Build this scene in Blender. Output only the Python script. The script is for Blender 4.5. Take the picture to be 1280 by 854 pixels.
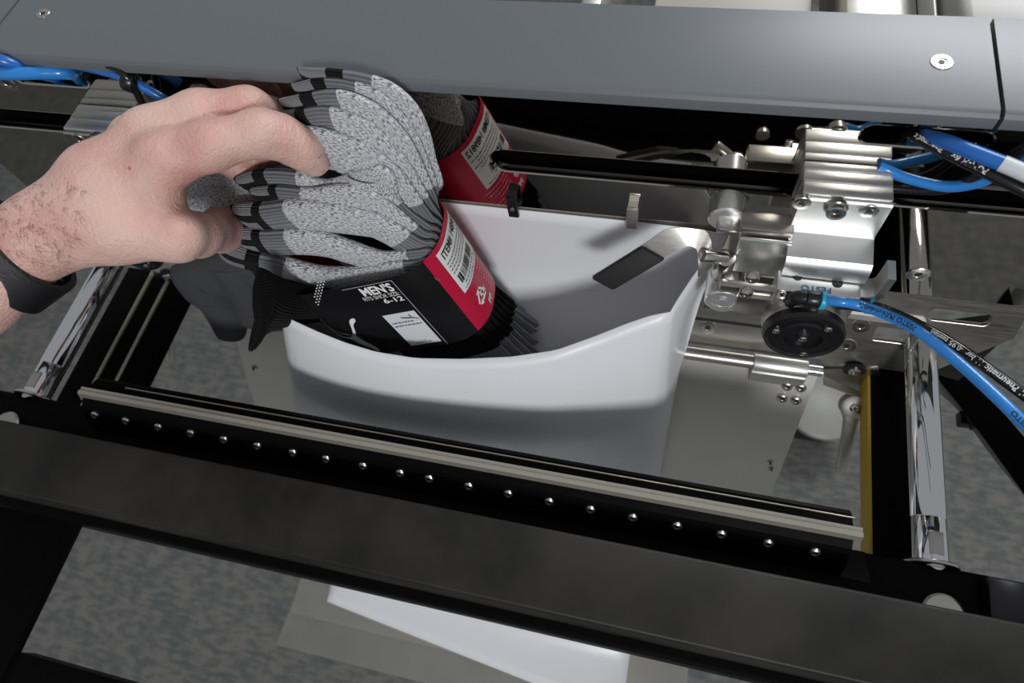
import bpy, bmesh, math, random
import numpy as np
from mathutils import Vector, Matrix, Quaternion
random.seed(7)
for o in list(bpy.data.objects): bpy.data.objects.remove(o, do_unlink=True)
scn = bpy.context.scene
COL = scn.collection

# ------------------------------------------------------------------ camera
# design units are scaled by SC to metres; the lens sits at (0,0,0) in design units, CZ above the floor
SC = 0.63
CZ = 2.25 * SC
F = 835.0
def _n(v): return Vector(v).normalized()
dX = _n((3965, 564, -835)); dY0 = Vector((424, -1744, 835))
dY = (dY0 - dX * dY0.dot(dX)).normalized(); dZ = dX.cross(dY)
cam = bpy.data.cameras.new('camera'); camo = bpy.data.objects.new('camera', cam); COL.objects.link(camo)
right = Vector((dX[0], dY[0], dZ[0])); down = Vector((dX[1], dY[1], dZ[1])); fwd = Vector((dX[2], dY[2], dZ[2]))
R3 = Matrix((right, -down, -fwd)).transposed()
camo.matrix_world = Matrix.Translation((0, 0, CZ)) @ R3.to_4x4()
cam.sensor_width = 36; cam.lens = F / 1280 * 36; cam.clip_start = 0.01
cam.dof.use_dof = True; cam.dof.focus_distance = 0.37; cam.dof.aperture_fstop = 9.0
scn.camera = camo

# ------------------------------------------------------------------ world, lamps, exposure
scn.view_settings.view_transform = 'Standard'; scn.view_settings.look = 'None'
scn.view_settings.gamma = 1.0; scn.view_settings.use_curve_mapping = False
scn.view_settings.exposure = 0.0
w = bpy.data.worlds.new('room_air'); scn.world = w; w.use_nodes = True
w.node_tree.nodes['Background'].inputs[0].default_value = (0.92, 0.95, 1.0, 1)
w.node_tree.nodes['Background'].inputs[1].default_value = 0.30
def area(name, loc, target, sx, sy, power, color):
    l = bpy.data.lights.new(name, 'AREA'); l.shape = 'RECTANGLE'; l.size = sx; l.size_y = sy
    l.energy = power; l.color = color
    o = bpy.data.objects.new(name, l); COL.objects.link(o); o.location = loc
    o.rotation_euler = (Vector(target) - Vector(loc)).to_track_quat('-Z', 'Y').to_euler()
    return o
area('front_key_light', (0.70, -2.0, 2.58), (-.05, .2, 1.05), 0.62, 0.40, 43, (0.97, 0.98, 1.0))  # unseen key light, direction read from the cast shadows; type of lamp assumed
area('ceiling_light_rear', (0.9, 1.9, 2.72), (.1, .3, .9), 1.2, 0.5, 40, (0.95, 0.97, 1.0))

# ------------------------------------------------------------------ pixel rays (design units)
def ray(px, py):
    c = Vector(((px - 640) / F, (py - 427) / F, 1.0))
    return Vector((dX.dot(c), dY.dot(c), dZ.dot(c)))
def P(px, py, x=None, y=None, z=None, t=None):
    r = ray(px, py)
    if t is None:
        t = x / r.x if x is not None else (y / r.y if y is not None else z / r.z)
    return r * t

# ------------------------------------------------------------------ materials
def mat(name, col, rough=0.5, metal=0.0, **kw):
    m = bpy.data.materials.new(name); m.use_nodes = True
    b = m.node_tree.nodes['Principled BSDF']
    b.inputs['Base Color'].default_value = (*col, 1); b.inputs['Roughness'].default_value = rough
    b.inputs['Metallic'].default_value = metal
    for k, v in kw.items(): b.inputs[k.replace('_', ' ')].default_value = v
    return m
def nd(m, typ, **kw):
    n = m.node_tree.nodes.new(typ)
    for k, v in kw.items(): setattr(n, k, v)
    return n
def lk(m, a, b): m.node_tree.links.new(a, b)
def bsdf(m): return m.node_tree.nodes['Principled BSDF']
def ramp(m, fac, stops):
    r = nd(m, 'ShaderNodeValToRGB'); e = r.color_ramp.elements
    while len(e) < len(stops): e.new(0.5)
    for i, (p, c) in enumerate(stops): e[i].position = p; e[i].color = (*c, 1)
    lk(m, fac, r.inputs[0]); return r.outputs[0]
def noise(m, scale, vec=None, detail=4, rough=.55, coord='Object', stretch=None):
    t = nd(m, 'ShaderNodeTexCoord'); n = nd(m, 'ShaderNodeTexNoise')
    src = t.outputs[coord]
    if stretch:
        mp = nd(m, 'ShaderNodeMapping'); mp.inputs['Scale'].default_value = stretch
        lk(m, src, mp.inputs[0]); src = mp.outputs[0]
    lk(m, src, n.inputs['Vector']); n.inputs['Scale'].default_value = scale
    n.inputs['Detail'].default_value = detail; n.inputs['Roughness'].default_value = rough
    return n.outputs['Fac']
def bump(m, fac, strength, dist=0.001):
    b = nd(m, 'ShaderNodeBump'); b.inputs['Strength'].default_value = strength; b.inputs['Distance'].default_value = dist
    lk(m, fac, b.inputs['Height']); lk(m, b.outputs[0], bsdf(m).inputs['Normal']); return b
def rough_noise(m, scale, lo, hi, stretch=None):
    f = noise(m, scale, stretch=stretch)
    mr = nd(m, 'ShaderNodeMapRange'); mr.inputs['To Min'].default_value = lo; mr.inputs['To Max'].default_value = hi
    lk(m, f, mr.inputs[0]); lk(m, mr.outputs[0], bsdf(m).inputs['Roughness'])
def tint_noise(m, scale, c0, c1, stretch=None, lo=.35, hi=.65):
    f = noise(m, scale, stretch=stretch); lk(m, ramp(m, f, [(lo, c0), (hi, c1)]), bsdf(m).inputs['Base Color'])

M = {}
M['mirror'] = mat('polished_steel', (.50, .475, .43), .035, 1.0)
M['brushed'] = mat('brushed_steel', (.50, .48, .44), .32, 1.0); rough_noise(M['brushed'], 60, .24, .42, (1, 12, 12))
M['steel_bright'] = mat('bright_aluminium', (.80, .80, .78), .4, 1.0); rough_noise(M['steel_bright'], 80, .36, .46, (1, 6, 6))
M['satin'] = mat('satin_steel', (.62, .60, .55), .5, 1.0); rough_noise(M['satin'], 40, .44, .56)
M['roller'] = mat('turned_steel_roller', (.80, .80, .79), .24, .85)
M['chrome'] = mat('chrome', (.82, .82, .82), .06, 1.0)
M['screw'] = mat('screw_steel', (.62, .60, .56), .25, 1.0)
M['black'] = mat('black_anodised', (.0035, .0035, .0037), .4, Specular_IOR_Level=.02); rough_noise(M['black'], 30, .3, .5)
M['blackmetal'] = mat('black_coated_beam', (.012, .0115, .010), .5, Specular_IOR_Level=.3)
tint_noise(M['blackmetal'], 16, (.005, .0044, .0034), (.021, .019, .0155)); rough_noise(M['blackmetal'], 45, .42, .62)
M['rail'] = mat('jaw_rail', (.46, .43, .36), .42, .75)
M['cover'] = mat('grey_powder_coat', (.122, .134, .142), .36); bump(M['cover'], noise(M['cover'], 900, detail=2), .05, .0002)
M['plastic'] = mat('black_plastic', (.008, .008, .009), .3)
M['rubber'] = mat('black_rubber', (.011, .011, .011), .7); bump(M['rubber'], noise(M['rubber'], 1500), .3, .0004)
M['blue'] = mat('blue_hose', (.025, .22, .62), .25, Coat_Weight=.3)
M['bluedark'] = mat('dark_blue_hose', (.02, .13, .45), .25)
M['teal'] = mat('teal_ring', (.02, .35, .50), .35)
M['hoseblack'] = mat('black_hose', (.008, .008, .009), .22)
M['hosewhite'] = mat('white_hose', (.62, .64, .66), .35)
M['greycable'] = mat('grey_cable', (.24, .24, .22), .45)
M['yellow'] = mat('yellow_strip', (.55, .36, .03), .5)
M['white'] = mat('print_white', (.82, .82, .80), .45)
M['sticker'] = mat('sticker_white', (.70, .72, .75), .4)
M['ink'] = mat('print_black', (.01, .01, .01), .5)
M['inkgrey'] = mat('print_grey', (.18, .18, .18), .5)
M['inkblue'] = mat('print_blue', (.03, .24, .45), .5)
M['printpink'] = mat('print_pale_pink', (.78, .35, .42), .5)
M['red'] = mat('band_red', (.50, .008, .045), .34)
M['cardblack'] = mat('band_black', (.006, .006, .007), .36)
M['line'] = mat('print_line', (.45, .45, .45), .5)
M['beige'] = mat('beige_panel', (.55, .52, .46), .5)
M['offwhite'] = mat('off_white_cover', (.55, .54, .50), .4)
M['strap'] = mat('watch_rubber', (.006, .006, .007), .42)
M['bag'] = mat('white_poly_bag', (.76, .77, .79), .36, Subsurface_Weight=.12, Subsurface_Radius=(.01, .01, .01), Subsurface_Scale=.4)
bump(M['bag'], noise(M['bag'], 14, detail=3), .16, .006)
M['skin'] = mat('skin', (.55, .32, .25), .46, Subsurface_Weight=.22, Subsurface_Radius=(1.0, .35, .2), Subsurface_Scale=.004)
f = noise(M['skin'], 22, detail=5); lk(M['skin'], ramp(M['skin'], f, [(.30, (.56, .295, .25)), (.5, (.66, .42, .355)), (.68, (.69, .48, .405))]), bsdf(M['skin']).inputs['Base Color'])
_m = M['skin']; _a = noise(_m, 420, detail=4, rough=.7); _b = noise(_m, 95, detail=3, stretch=(1, 1, 1)); _v = nd(_m, 'ShaderNodeTexVoronoi'); _v.inputs['Scale'].default_value = 620
_t = nd(_m, 'ShaderNodeTexCoord'); lk(_m, _t.outputs['Object'], _v.inputs['Vector'])
_q = nd(_m, 'ShaderNodeMath', operation='MULTIPLY_ADD'); lk(_m, _b, _q.inputs[0]); _q.inputs[1].default_value = 1.6; lk(_m, _a, _q.inputs[2])
_r = nd(_m, 'ShaderNodeMath', operation='MULTIPLY_ADD'); lk(_m, _v.outputs['Distance'], _r.inputs[0]); _r.inputs[1].default_value = .55; lk(_m, _q.outputs[0], _r.inputs[2])
bump(_m, _r.outputs[0], .42, .0014)
M['hair'] = mat('arm_hair', (.20, .12, .08), .6)
M['nail'] = mat('nail', (.62, .40, .34), .28)
M['crease'] = mat('mole', (.42, .14, .12), .5)
# carpet: grey-green loop pile with woven dashes
c = M['carpet'] = mat('carpet_pile', (.1, .1, .1), .95)
f1 = noise(c, 64, stretch=(.5, 1.6, 1), detail=5); f2 = noise(c, 30, stretch=(1.6, .8, 1), detail=2); f3 = noise(c, 260, detail=2)
mx = nd(c, 'ShaderNodeMath', operation='MULTIPLY_ADD'); lk(c, f2, mx.inputs[0]); mx.inputs[1].default_value = .45; lk(c, f1, mx.inputs[2])
mx2 = nd(c, 'ShaderNodeMath', operation='MULTIPLY_ADD'); lk(c, f3, mx2.inputs[0]); mx2.inputs[1].default_value = .35; lk(c, mx.outputs[0], mx2.inputs[2])
lk(c, ramp(c, mx2.outputs[0], [(.68, (.070, .078, .075)), (.88, (.100, .105, .099)), (1.04, (.142, .135, .122))]), bsdf(c).inputs['Base Color'])
bump(c, mx2.outputs[0], .6, .004)
# knits: uv = metres along / around the sock
def knit(name, kind):
    m = mat(name, (.3, .3, .3), .9, Sheen_Weight=.2 if kind in ('mottle', 'rib', 'cuffgrey', 'toegrey') else .02)
    uv = nd(m, 'ShaderNodeUVMap'); sp = nd(m, 'ShaderNodeSeparateXYZ'); lk(m, uv.outputs[0], sp.inputs[0])
    if kind == 'mottle':
        mp = nd(m, 'ShaderNodeMapping'); mp.inputs['Scale'].default_value = (260, 900, 1); lk(m, uv.outputs[0], mp.inputs[0])
        n = nd(m, 'ShaderNodeTexNoise'); n.inputs['Scale'].default_value = 1; n.inputs['Detail'].default_value = 2; lk(m, mp.outputs[0], n.inputs['Vector'])
        lk(m, ramp(m, n.outputs['Fac'], [(.33, (.10, .102, .112)), (.45, (.34, .345, .36)), (.56, (.68, .69, .71))]), bsdf(m).inputs['Base Color'])
        bump(m, n.outputs['Fac'], .7, .0016)
    else:
        per = {'rib': .0046, 'ringblack': .0030, 'cuff': .0036, 'cuffgrey': .0036, 'toegrey': .0016, 'dark': .0022}[kind]
        mu = nd(m, 'ShaderNodeMath', operation='MULTIPLY'); lk(m, sp.outputs[1], mu.inputs[0]); mu.inputs[1].default_value = 2 * math.pi / per
        si = nd(m, 'ShaderNodeMath', operation='SINE'); lk(m, mu.outputs[0], si.inputs[0])
        ad = nd(m, 'ShaderNodeMath', operation='MULTIPLY_ADD'); lk(m, si.outputs[0], ad.inputs[0]); ad.inputs[1].default_value = .5; ad.inputs[2].default_value = .5
        mp = nd(m, 'ShaderNodeMapping'); mp.inputs['Scale'].default_value = (700, 1500, 1); lk(m, uv.outputs[0], mp.inputs[0])
        n = nd(m, 'ShaderNodeTexNoise'); n.inputs['Scale'].default_value = 1; lk(m, mp.outputs[0], n.inputs['Vector'])
        ad2 = nd(m, 'ShaderNodeMath', operation='MULTIPLY_ADD'); lk(m, n.outputs['Fac'], ad2.inputs[0]); ad2.inputs[1].default_value = .5; lk(m, ad.outputs[0], ad2.inputs[2])
        cs = {'rib': [(.16, (.05, .051, .058)), (.42, (.145, .148, .162)), (1.2, (.19, .195, .21))],
              'ringblack': [(.2, (.004, .004, .004)), (1.1, (.014, .014, .015))],
              'cuff': [(.2, (.0015, .0015, .0015)), (1.1, (.006, .006, .0065))],
              'cuffgrey': [(.2, (.05, .05, .056)), (.6, (.22, .225, .245)), (1.2, (.30, .305, .33))],
              'toegrey': [(.2, (.17, .172, .18)), (1.1, (.27, .275, .285))],
              'dark': [(.3, (.03, .03, .033)), (1.1, (.13, .132, .142))]}[kind]
        lk(m, ramp(m, ad2.outputs[0], cs), bsdf(m).inputs['Base Color'])
        bump(m, ad2.outputs[0], .8, .0014)
    return m
for k in ('mottle', 'rib', 'ringblack', 'cuff', 'cuffgrey', 'toegrey', 'dark'): M[k] = knit('knit_' + k, k); bsdf(M[k]).inputs['Specular IOR Level'].default_value = .1

# ------------------------------------------------------------------ mesh helpers (vertices given in design units, world axes)
OBJ = []            # creation order
WLOC = {}           # object -> world location (metres)
def toW(v): v = Vector(v); return Vector((v.x * SC, v.y * SC, v.z * SC + CZ))
def _reg(o, parent, label, cat, group, kind):
    COL.objects.link(o); OBJ.append(o)
    if parent is not None: o.parent = parent
    if label: o['label'] = label
    if cat: o['category'] = cat
    if group: o['group'] = group
    if kind: o['kind'] = kind
    return o
def thing(name, label, cat, group=None, kind=None):
    o = bpy.data.objects.new(name, None); o.empty_display_size = .02; WLOC[o] = None
    return _reg(o, None, label, cat, group, kind)
class G:
    def __init__(s): s.v = []; s.f = []; s.m = []; s.uv = None
    def add(s, vs, fs, mi=0):
        b = len(s.v); s.v += [Vector(v) for v in vs]; s.f += [tuple(i + b for i in f) for f in fs]; s.m += [mi] * len(fs); return s
    def bm(s, bmm, mi=0):
        bmm.verts.ensure_lookup_table(); bmm.verts.index_update()
        s.add([v.co.copy() for v in bmm.verts], [[v.index for v in f.verts] for f in bmm.faces], mi); bmm.free(); return s
    def box(s, a, b, bev=0.0, seg=2, mi=0, rot=None, org=None):
        bmm = bmesh.new(); bmesh.ops.create_cube(bmm, size=1)
        a = Vector(a); b = Vector(b); c = (a + b) / 2; d = b - a
        for v in bmm.verts: v.co = Vector((v.co.x * d.x, v.co.y * d.y, v.co.z * d.z)) + c
        if bev > 0: bmesh.ops.bevel(bmm, geom=list(bmm.edges), offset=bev, segments=seg, profile=.5, affect='EDGES')
        if rot is not None:
            o = Vector(org) if org is not None else c
            for v in bmm.verts: v.co = rot @ (v.co - o) + o
        return s.bm(bmm, mi)
    def rings(s, rs, cap=True, mi=0, closed=True):
        n = len(rs[0]); vs = [p for r in rs for p in r]; fs = []
        for i in range(len(rs) - 1):
            for j in range(n if closed else n - 1):
                k = (j + 1) % n; fs.append((i * n + j, i * n + k, (i + 1) * n + k, (i + 1) * n + j))
        if cap: fs.append(tuple(range(n))[::-1]); fs.append(tuple((len(rs) - 1) * n + j for j in range(n)))
        return s.add(vs, fs, mi)
    def lathe(s, p0, d, prof, n=28, mi=0):
        p0 = Vector(p0); d = Vector(d).normalized(); u = d.orthogonal().normalized(); w_ = d.cross(u)
        rs = [[p0 + d * h + (u * math.cos(2 * math.pi * j / n) + w_ * math.sin(2 * math.pi * j / n)) * max(r, 1e-5) for j in range(n)] for r, h in prof]
        return s.rings(rs, True, mi)
    def cyl(s, p0, p1, r, n=24, bev=0.0, mi=0):
        p0 = Vector(p0); p1 = Vector(p1); L = (p1 - p0).length
        pr = [(r, 0), (r, L)] if bev == 0 else [(r - bev, 0), (r - bev * .3, bev * .3), (r, bev), (r, L - bev), (r - bev * .3, L - bev * .3), (r - bev, L)]
        return s.lathe(p0, p1 - p0, pr, n, mi)
    def prism(s, prof, x0, x1, mi=0):      # prof: (y,z) closed polygon, extruded along X
        n = len(prof); vs = [(x0, y, z) for y, z in prof] + [(x1, y, z) for y, z in prof]
        fs = [(j, (j + 1) % n, n + (j + 1) % n, n + j) for j in range(n)] + [tuple(range(n))[::-1], tuple(range(n, 2 * n))]
        return s.add(vs, fs, mi)
    def tube(s, pts, r, n=12, mi=0, sub=8):
        pts = spline(pts, sub); rs = []; T0 = None
        nrm = None
        for i, p in enumerate(pts):
            t = (pts[min(i + 1, len(pts) - 1)] - pts[max(i - 1, 0)]).normalized()
            if nrm is None: nrm = t.orthogonal().normalized()
            nrm = (nrm - t * nrm.dot(t)).normalized(); b = t.cross(nrm)
            rr = r(i / (len(pts) - 1)) if callable(r) else r
            rs.append([p + (nrm * math.cos(2 * math.pi * j / n) + b * math.sin(2 * math.pi * j / n)) * rr for j in range(n)])
        return s.rings(rs, True, mi)
def spline(pts, sub=8):
    pts = [Vector(p) for p in pts]
    if len(pts) < 3: return pts
    out = []
    for i in range(len(pts) - 1):
        p0 = pts[max(i - 1, 0)]; p1 = pts[i]; p2 = pts[i + 1]; p3 = pts[min(i + 2, len(pts) - 1)]
        for k in range(sub):
            t = k / sub
            out.append(.5 * ((2 * p1) + (p2 - p0) * t + (2 * p0 - 5 * p1 + 4 * p2 - p3) * t * t + (3 * p1 - p0 - 3 * p2 + p3) * t ** 3))
    out.append(pts[-1]); return out
def obj(name, g, mats, parent=None, label=None, cat=None, group=None, kind=None, ang=35, uv=None, fixn=True):
    me = bpy.data.meshes.new(name)
    vs = [toW(v) for v in g.v]
    lo = Vector((min(v.x for v in vs), min(v.y for v in vs), min(v.z for v in vs))); hi = Vector((max(v.x for v in vs), max(v.y for v in vs), max(v.z for v in vs)))
    c = Vector(((lo.x + hi.x) / 2, (lo.y + hi.y) / 2, lo.z if parent is None else (lo.z + hi.z) / 2))
    me.from_pydata([v - c for v in vs], [], g.f)
    if not isinstance(mats, (list, tuple)): mats = [mats]
    for m in mats: me.materials.append(m)
    if len(mats) > 1: me.polygons.foreach_set('material_index', g.m)
    if uv is not None:
        l = me.uv_layers.new(name='uv')
        idx = np.empty(len(me.loops), dtype=np.int32); me.loops.foreach_get('vertex_index', idx)
        l.data.foreach_set('uv', np.array(uv, dtype=np.float32)[idx].ravel())
    if fixn:
        b = bmesh.new(); b.from_mesh(me); bmesh.ops.recalc_face_normals(b, faces=b.faces); b.to_mesh(me); b.free()
    me.polygons.foreach_set('use_smooth', [True] * len(me.polygons))
    me.set_sharp_from_angle(angle=math.radians(ang)); me.update()
    o = bpy.data.objects.new(name, me); WLOC[o] = c
    return _reg(o, parent, label, cat, group, kind)
# shared screw meshes (unit radius, head towards +Z)
def unit_mesh(name, prof, hexprof, m1, m2):
    g = G(); g.lathe((0, 0, 0), (0, 0, 1), prof, 24, 0); g.lathe((0, 0, 0), (0, 0, 1), hexprof, 6, 1)
    me = bpy.data.meshes.new(name); me.from_pydata(g.v, [], g.f); me.materials.append(m1); me.materials.append(m2)
    me.polygons.foreach_set('material_index', g.m); me.polygons.foreach_set('use_smooth', [True] * len(me.polygons)); me.set_sharp_from_angle(angle=.6)
    b = bmesh.new(); b.from_mesh(me); bmesh.ops.recalc_face_normals(b, faces=b.faces); b.to_mesh(me); b.free(); return me
ME_FLAT = unit_mesh('screw_flat', [(1, -.4), (1, .05), (.93, .12), (.5, .14), (.48, .04), (.2, .02)], [(.34, .0), (.34, .06)], M['screw'], M['ink'])
ME_SOCK = unit_mesh('screw_socket', [(1, -.4), (1, .95), (.93, 1.05), (.58, 1.06), (.55, .6), (.2, .58)], [(.5, .55), (.5, .62)], M['screw'], M['ink'])
ME_DOME = unit_mesh('screw_dome', [(1, -.4), (1, .1), (.9, .4), (.62, .58), (.5, .6), (.46, .3), (.2, .28)], [(.42, .2), (.42, .32)], M['screw'], M['ink'])
def screw(parent, pos, d, r, me=None, name='screw'):
    o = bpy.data.objects.new(name, me or ME_FLAT)
    o.rotation_mode = 'QUATERNION'; o.rotation_quaternion = Vector((0, 0, 1)).rotation_difference(Vector(d).normalized()); o.scale = (r * SC,) * 3
    WLOC[o] = toW(pos); return _reg(o, parent, None, None, None, None)
def plate2d(outer, holes, thick, bev=0.0):      # 2D outline with holes -> (verts, faces), thickness along local z
    cu = bpy.data.curves.new('t', 'CURVE'); cu.dimensions = '2D'; cu.fill_mode = 'BOTH'; cu.extrude = thick / 2 - bev; cu.bevel_depth = bev; cu.bevel_resolution = 1; cu.offset = -bev
    for loop in [outer] + holes:
        s = cu.splines.new('POLY'); s.points.add(len(loop) - 1); s.use_cyclic_u = True
        for p, q in zip(s.points, loop): p.co = (q[0], q[1], 0, 1)
    ob = bpy.data.objects.new('t', cu); COL.objects.link(ob)
    me = bpy.data.meshes.new_from_object(ob.evaluated_get(bpy.context.evaluated_depsgraph_get()))
    vs = [v.co.copy() for v in me.vertices]; fs = [tuple(p.vertices) for p in me.polygons]
    bpy.data.objects.remove(ob); bpy.data.curves.remove(cu); bpy.data.meshes.remove(me); return vs, fs
def rrect(x0, y0, x1, y1, r, n=6):
    o = []
    for cx, cy, a in ((x1 - r, y1 - r, 0), (x0 + r, y1 - r, 90), (x0 + r, y0 + r, 180), (x1 - r, y0 + r, 270)):
        for k in range(n + 1):
            t = math.radians(a + 90 * k / n); o.append((cx + r * math.cos(t), cy + r * math.sin(t)))
    return o
def text2d(body, size=1.0, offset=0.0, align='LEFT', shear=0.0):
    cu = bpy.data.curves.new('t', 'FONT'); cu.body = body; cu.size = size; cu.offset = offset; cu.align_x = align; cu.shear = shear; cu.resolution_u = 3
    ob = bpy.data.objects.new('t', cu); COL.objects.link(ob)
    me = bpy.data.meshes.new_from_object(ob.evaluated_get(bpy.context.evaluated_depsgraph_get()))
    vs = [(v.co.x, v.co.y) for v in me.vertices]; fs = [tuple(p.vertices) for p in me.polygons]
    bpy.data.objects.remove(ob); bpy.data.curves.remove(cu); bpy.data.meshes.remove(me); return vs, fs
def flat(g, vs, fs, fn, mi=0): return g.add([fn(x, y) for x, y in vs], fs, mi)
def quadgrid(x0, y0, x1, y1, nx, ny):
    vs = [(x0 + (x1 - x0) * i / nx, y0 + (y1 - y0) * j / ny) for j in range(ny + 1) for i in range(nx + 1)]
    fs = [(j * (nx + 1) + i, j * (nx + 1) + i + 1, (j + 1) * (nx + 1) + i + 1, (j + 1) * (nx + 1) + i) for j in range(ny) for i in range(nx)]
    return vs, fs

# ================================================================== SETTING: floor
FZ = -2.25
g = G(); g.box((-4.5, -4.0, FZ - .03), (4.5, 5.0, FZ)); obj('floor', g, M['carpet'], kind='structure')

# ================================================================== machine shell
XC = -0.2145          # machine centre line
YM = 0.40             # face of the polished plate
def mx_(x): return 2 * XC - x
# polished back plate with slots
slotR = rrect(-.165, -.475, .50, -.449, .0129); slotL = rrect(-1.1, -.475, -.27, -.449, .0129)
hole = rrect(.129, -.408, .215, -.391, .008); holeL = rrect(mx_(.215), -.408, mx_(.129), -.391, .008)
outer = rrect(-1.15, -.605, .338, -.345, .012)
vs, fs = plate2d(outer, [slotR[:], rrect(-.762, -.475, -.27, -.449, .0129), hole, holeL], .010, .0022) if False else plate2d(
    rrect(-.80, -.605, .338, -.3755, .012), [rrect(-.165, -.475, .322, -.449, .0129), rrect(-.785, -.475, -.27, -.449, .0129), hole, holeL], .010, .0022)
bp = thing('back_plate', 'polished mirror-like steel plate behind the bag, pierced by long slots', 'metal plate')
g = G(); g.add([(v.x, YM + .005 - v.z, v.y) for v in vs], fs); obj('plate', g, M['mirror'], bp, ang=20)
g = G(); g.box((-.80, YM + .055, -.60), (.338, YM + .065, -.380)); g.box((-.80, YM + .012, -.49), (.338, YM + .056, -.484)); g.box((-.80, YM + .012, -.440), (.338, YM + .056, -.434))
obj('slot_backing', g, M['black'], bp)
g = G(); g.cyl((-.79, YM + .025, -.462), (.33, YM + .025, -.462), .0085, 16); obj('slide_rod', g, M['blackmetal'], bp)
for q in ((1148, 343), ): screw(bp, P(*q, y=YM), (0, -1, 0), .0105)
screw(bp, P(8, 103, y=YM), (0, -1, 0), .0105)
# grey powder coated covers above it
def cover(x0, x1, name, label, screws):
    t = thing(name, label, 'machine cover')
    yf, zt, zb = .386, -.361, -.374
    prof = [(yf + .095, zt), (yf + .005, zt), (yf + .002, zt - .0012), (yf, zt - .004), (yf, zb + .001), (yf + .002, zb), (yf + .095, zb), (yf + .095, zt - .05), (yf + .097, zt - .05), (yf + .097, zt - .001)]
    g = G(); g.prism([(yf + .096, zt), (yf + .0065, zt), (yf + .0028, zt - .0012), (yf + .0006, zt - .0035), (yf, zt - .0065), (yf, zb + .001), (yf + .0012, zb), (yf + .006, zb), (yf + .006, zt - .005), (yf + .090, zt - .005), (yf + .090, zt - .06), (yf + .096, zt - .06)], x0, x1)
    obj('panel', g, M['cover'], t, ang=25)
    for q in screws: screw(t, P(*q, z=zt), (0, 0, 1), .0075 if q[0] > 600 else .0068)
cover(-.6345, .2025, 'machine_cover', 'long grey powder-coated cover across the top of the machine', [(1177, 78), (54, 17)])
cover(.2055, .62, 'machine_cover', 'grey cover at the right end, past the thin joint', [])
cover(-1.3, -.6375, 'machine_cover', 'grey cover at the far left corner, past the thin joint', [])
# steep lower plates below the polished one
LPA = Vector((0, .404, -.600)); LPB = Vector((0, .362, -.697)); LPD = (LPB - LPA).normalized(); LPN = Vector((0, LPD.z, -LPD.y))
if LPN.y > 0: LPN = -LPN
LPL = (LPB - LPA).length
def lowhit(px, py): r = ray(px, py); return r * (LPA.dot(LPN) / r.dot(LPN))
for sx, nm in ((1, 'brushed steel lower plate under the right gripper, screwed on'), (-1, 'brushed steel lower plate under the left gripper, behind the hand')):
    t = thing('lower_plate', nm, 'metal plate')
    X = (lambda x: x) if sx > 0 else mx_
    def LP(x, d, l=0.0): return Vector((X(x), LPA.y, LPA.z)) + LPD * d + LPN * l
    v_, f_ = plate2d([(.018, 0), (.345, 0), (.345, .045), (.285, LPL), (.018, LPL)], [rrect(.262, .020, .318, .034, .0065), rrect(.222, .050, .256, .068, .002)], .006, .0008)
    g = G(); g.add([LP(v.x, v.y, v.z - .003) for v in v_], f_); obj('plate', g, M['satin'] if sx < 0 else M['brushed'], t)
    a0 = lowhit(840, 394); g = G(); q = [LP(.020, (a0 - LPA).dot(LPD) - .001, .0), LP(.150, (a0 - LPA).dot(LPD) - .001, 0)]
    dd = (a0 - LPA).dot(LPD); vs = [LP(x, dd + k, l) for l in (-.001, .0008) for x, k in ((.02, -.0018), (.150, -.0018), (.150, .0018), (.02, .0018))]
    g.add(vs, [(0, 1, 2, 3), (4, 5, 6, 7), (0, 1, 5, 4), (1, 2, 6, 5), (2, 3, 7, 6), (3, 0, 4, 7)]); obj('joint', g, M['ink'], t)
    for q in ((885, 409), (1076, 407), (1059, 432), (886, 384)):
        p = lowhit(*q); screw(t, Vector((X(p.x), p.y, p.z)), LPN, .0092 if q[1] != 384 else .006, ME_FLAT)
    a, b = lowhit(1058, 400), lowhit(1128, 412)
    dd = (lowhit(1095, 395) - LPA).dot(LPD); g = G(); vs = [LP(x, dd + k, l) for l in (-.001, .006) for x, k in ((.19, -.003), (.262, -.003), (.262, .003), (.19, .003))]
    g.add(vs, [(0, 1, 2, 3), (4, 5, 6, 7), (0, 1, 5, 4), (1, 2, 6, 5), (2, 3, 7, 6), (3, 0, 4, 7)]); obj('guide_strip', g, M['steel_bright'], t)

# ================================================================== hinged bag chute
HY, HZ = .352, -.697
WD = Vector((0, -.53, -.848)).normalized()
WN = Vector((0, WD.z, -WD.y)).normalized()        # faces viewer/up?
if WN.y > 0: WN = -WN
def chute(x, s, lift=0.0): return Vector((x, HY, HZ)) + WD * s + WN * lift + Vector((x * 0, 0, 0))
ch = thing('bag_chute', 'hinged sheet-steel chute sloping down under the white bag', 'metal chute')
pts = [(-.562, .0), (.181, .0), (.169, .185), (.122, .548), (-.531, .548), (-.552, .19)]
g = G()
g.add([chute(x, s, 0) for x, s in pts] + [chute(x, s, -.003) for x, s in pts],
      [tuple(range(6)), tuple(range(6, 12))[::-1]] + [(j, (j + 1) % 6, 6 + (j + 1) % 6, 6 + j) for j in range(6)])
obj('chute_plate', g, M['satin'], ch)
SZ = chute(0, .548).z; SY = chute(0, .548).y
g = G(); g.prism([(SY + .001, SZ), (-.008, SZ), (-.008, SZ - .003), (SY + .001, SZ - .003)], -.533, .122); obj('shelf', g, M['satin'], ch)
g = G(); g.prism([(-.0082, SZ), (-.0082, SZ - .003), (-.060, SZ + .003), (-.060, SZ + .006)], -.535, .122); obj('front_lip', g, M['satin'], ch)
for s_, a_, b_ in ((.01, -.555, .110), ):
    g = G(); g.cyl(chute(a_, 0, .004), chute(b_, 0, .004), .0075, 18); obj('hinge_tube', g, M['brushed'], ch)
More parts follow.
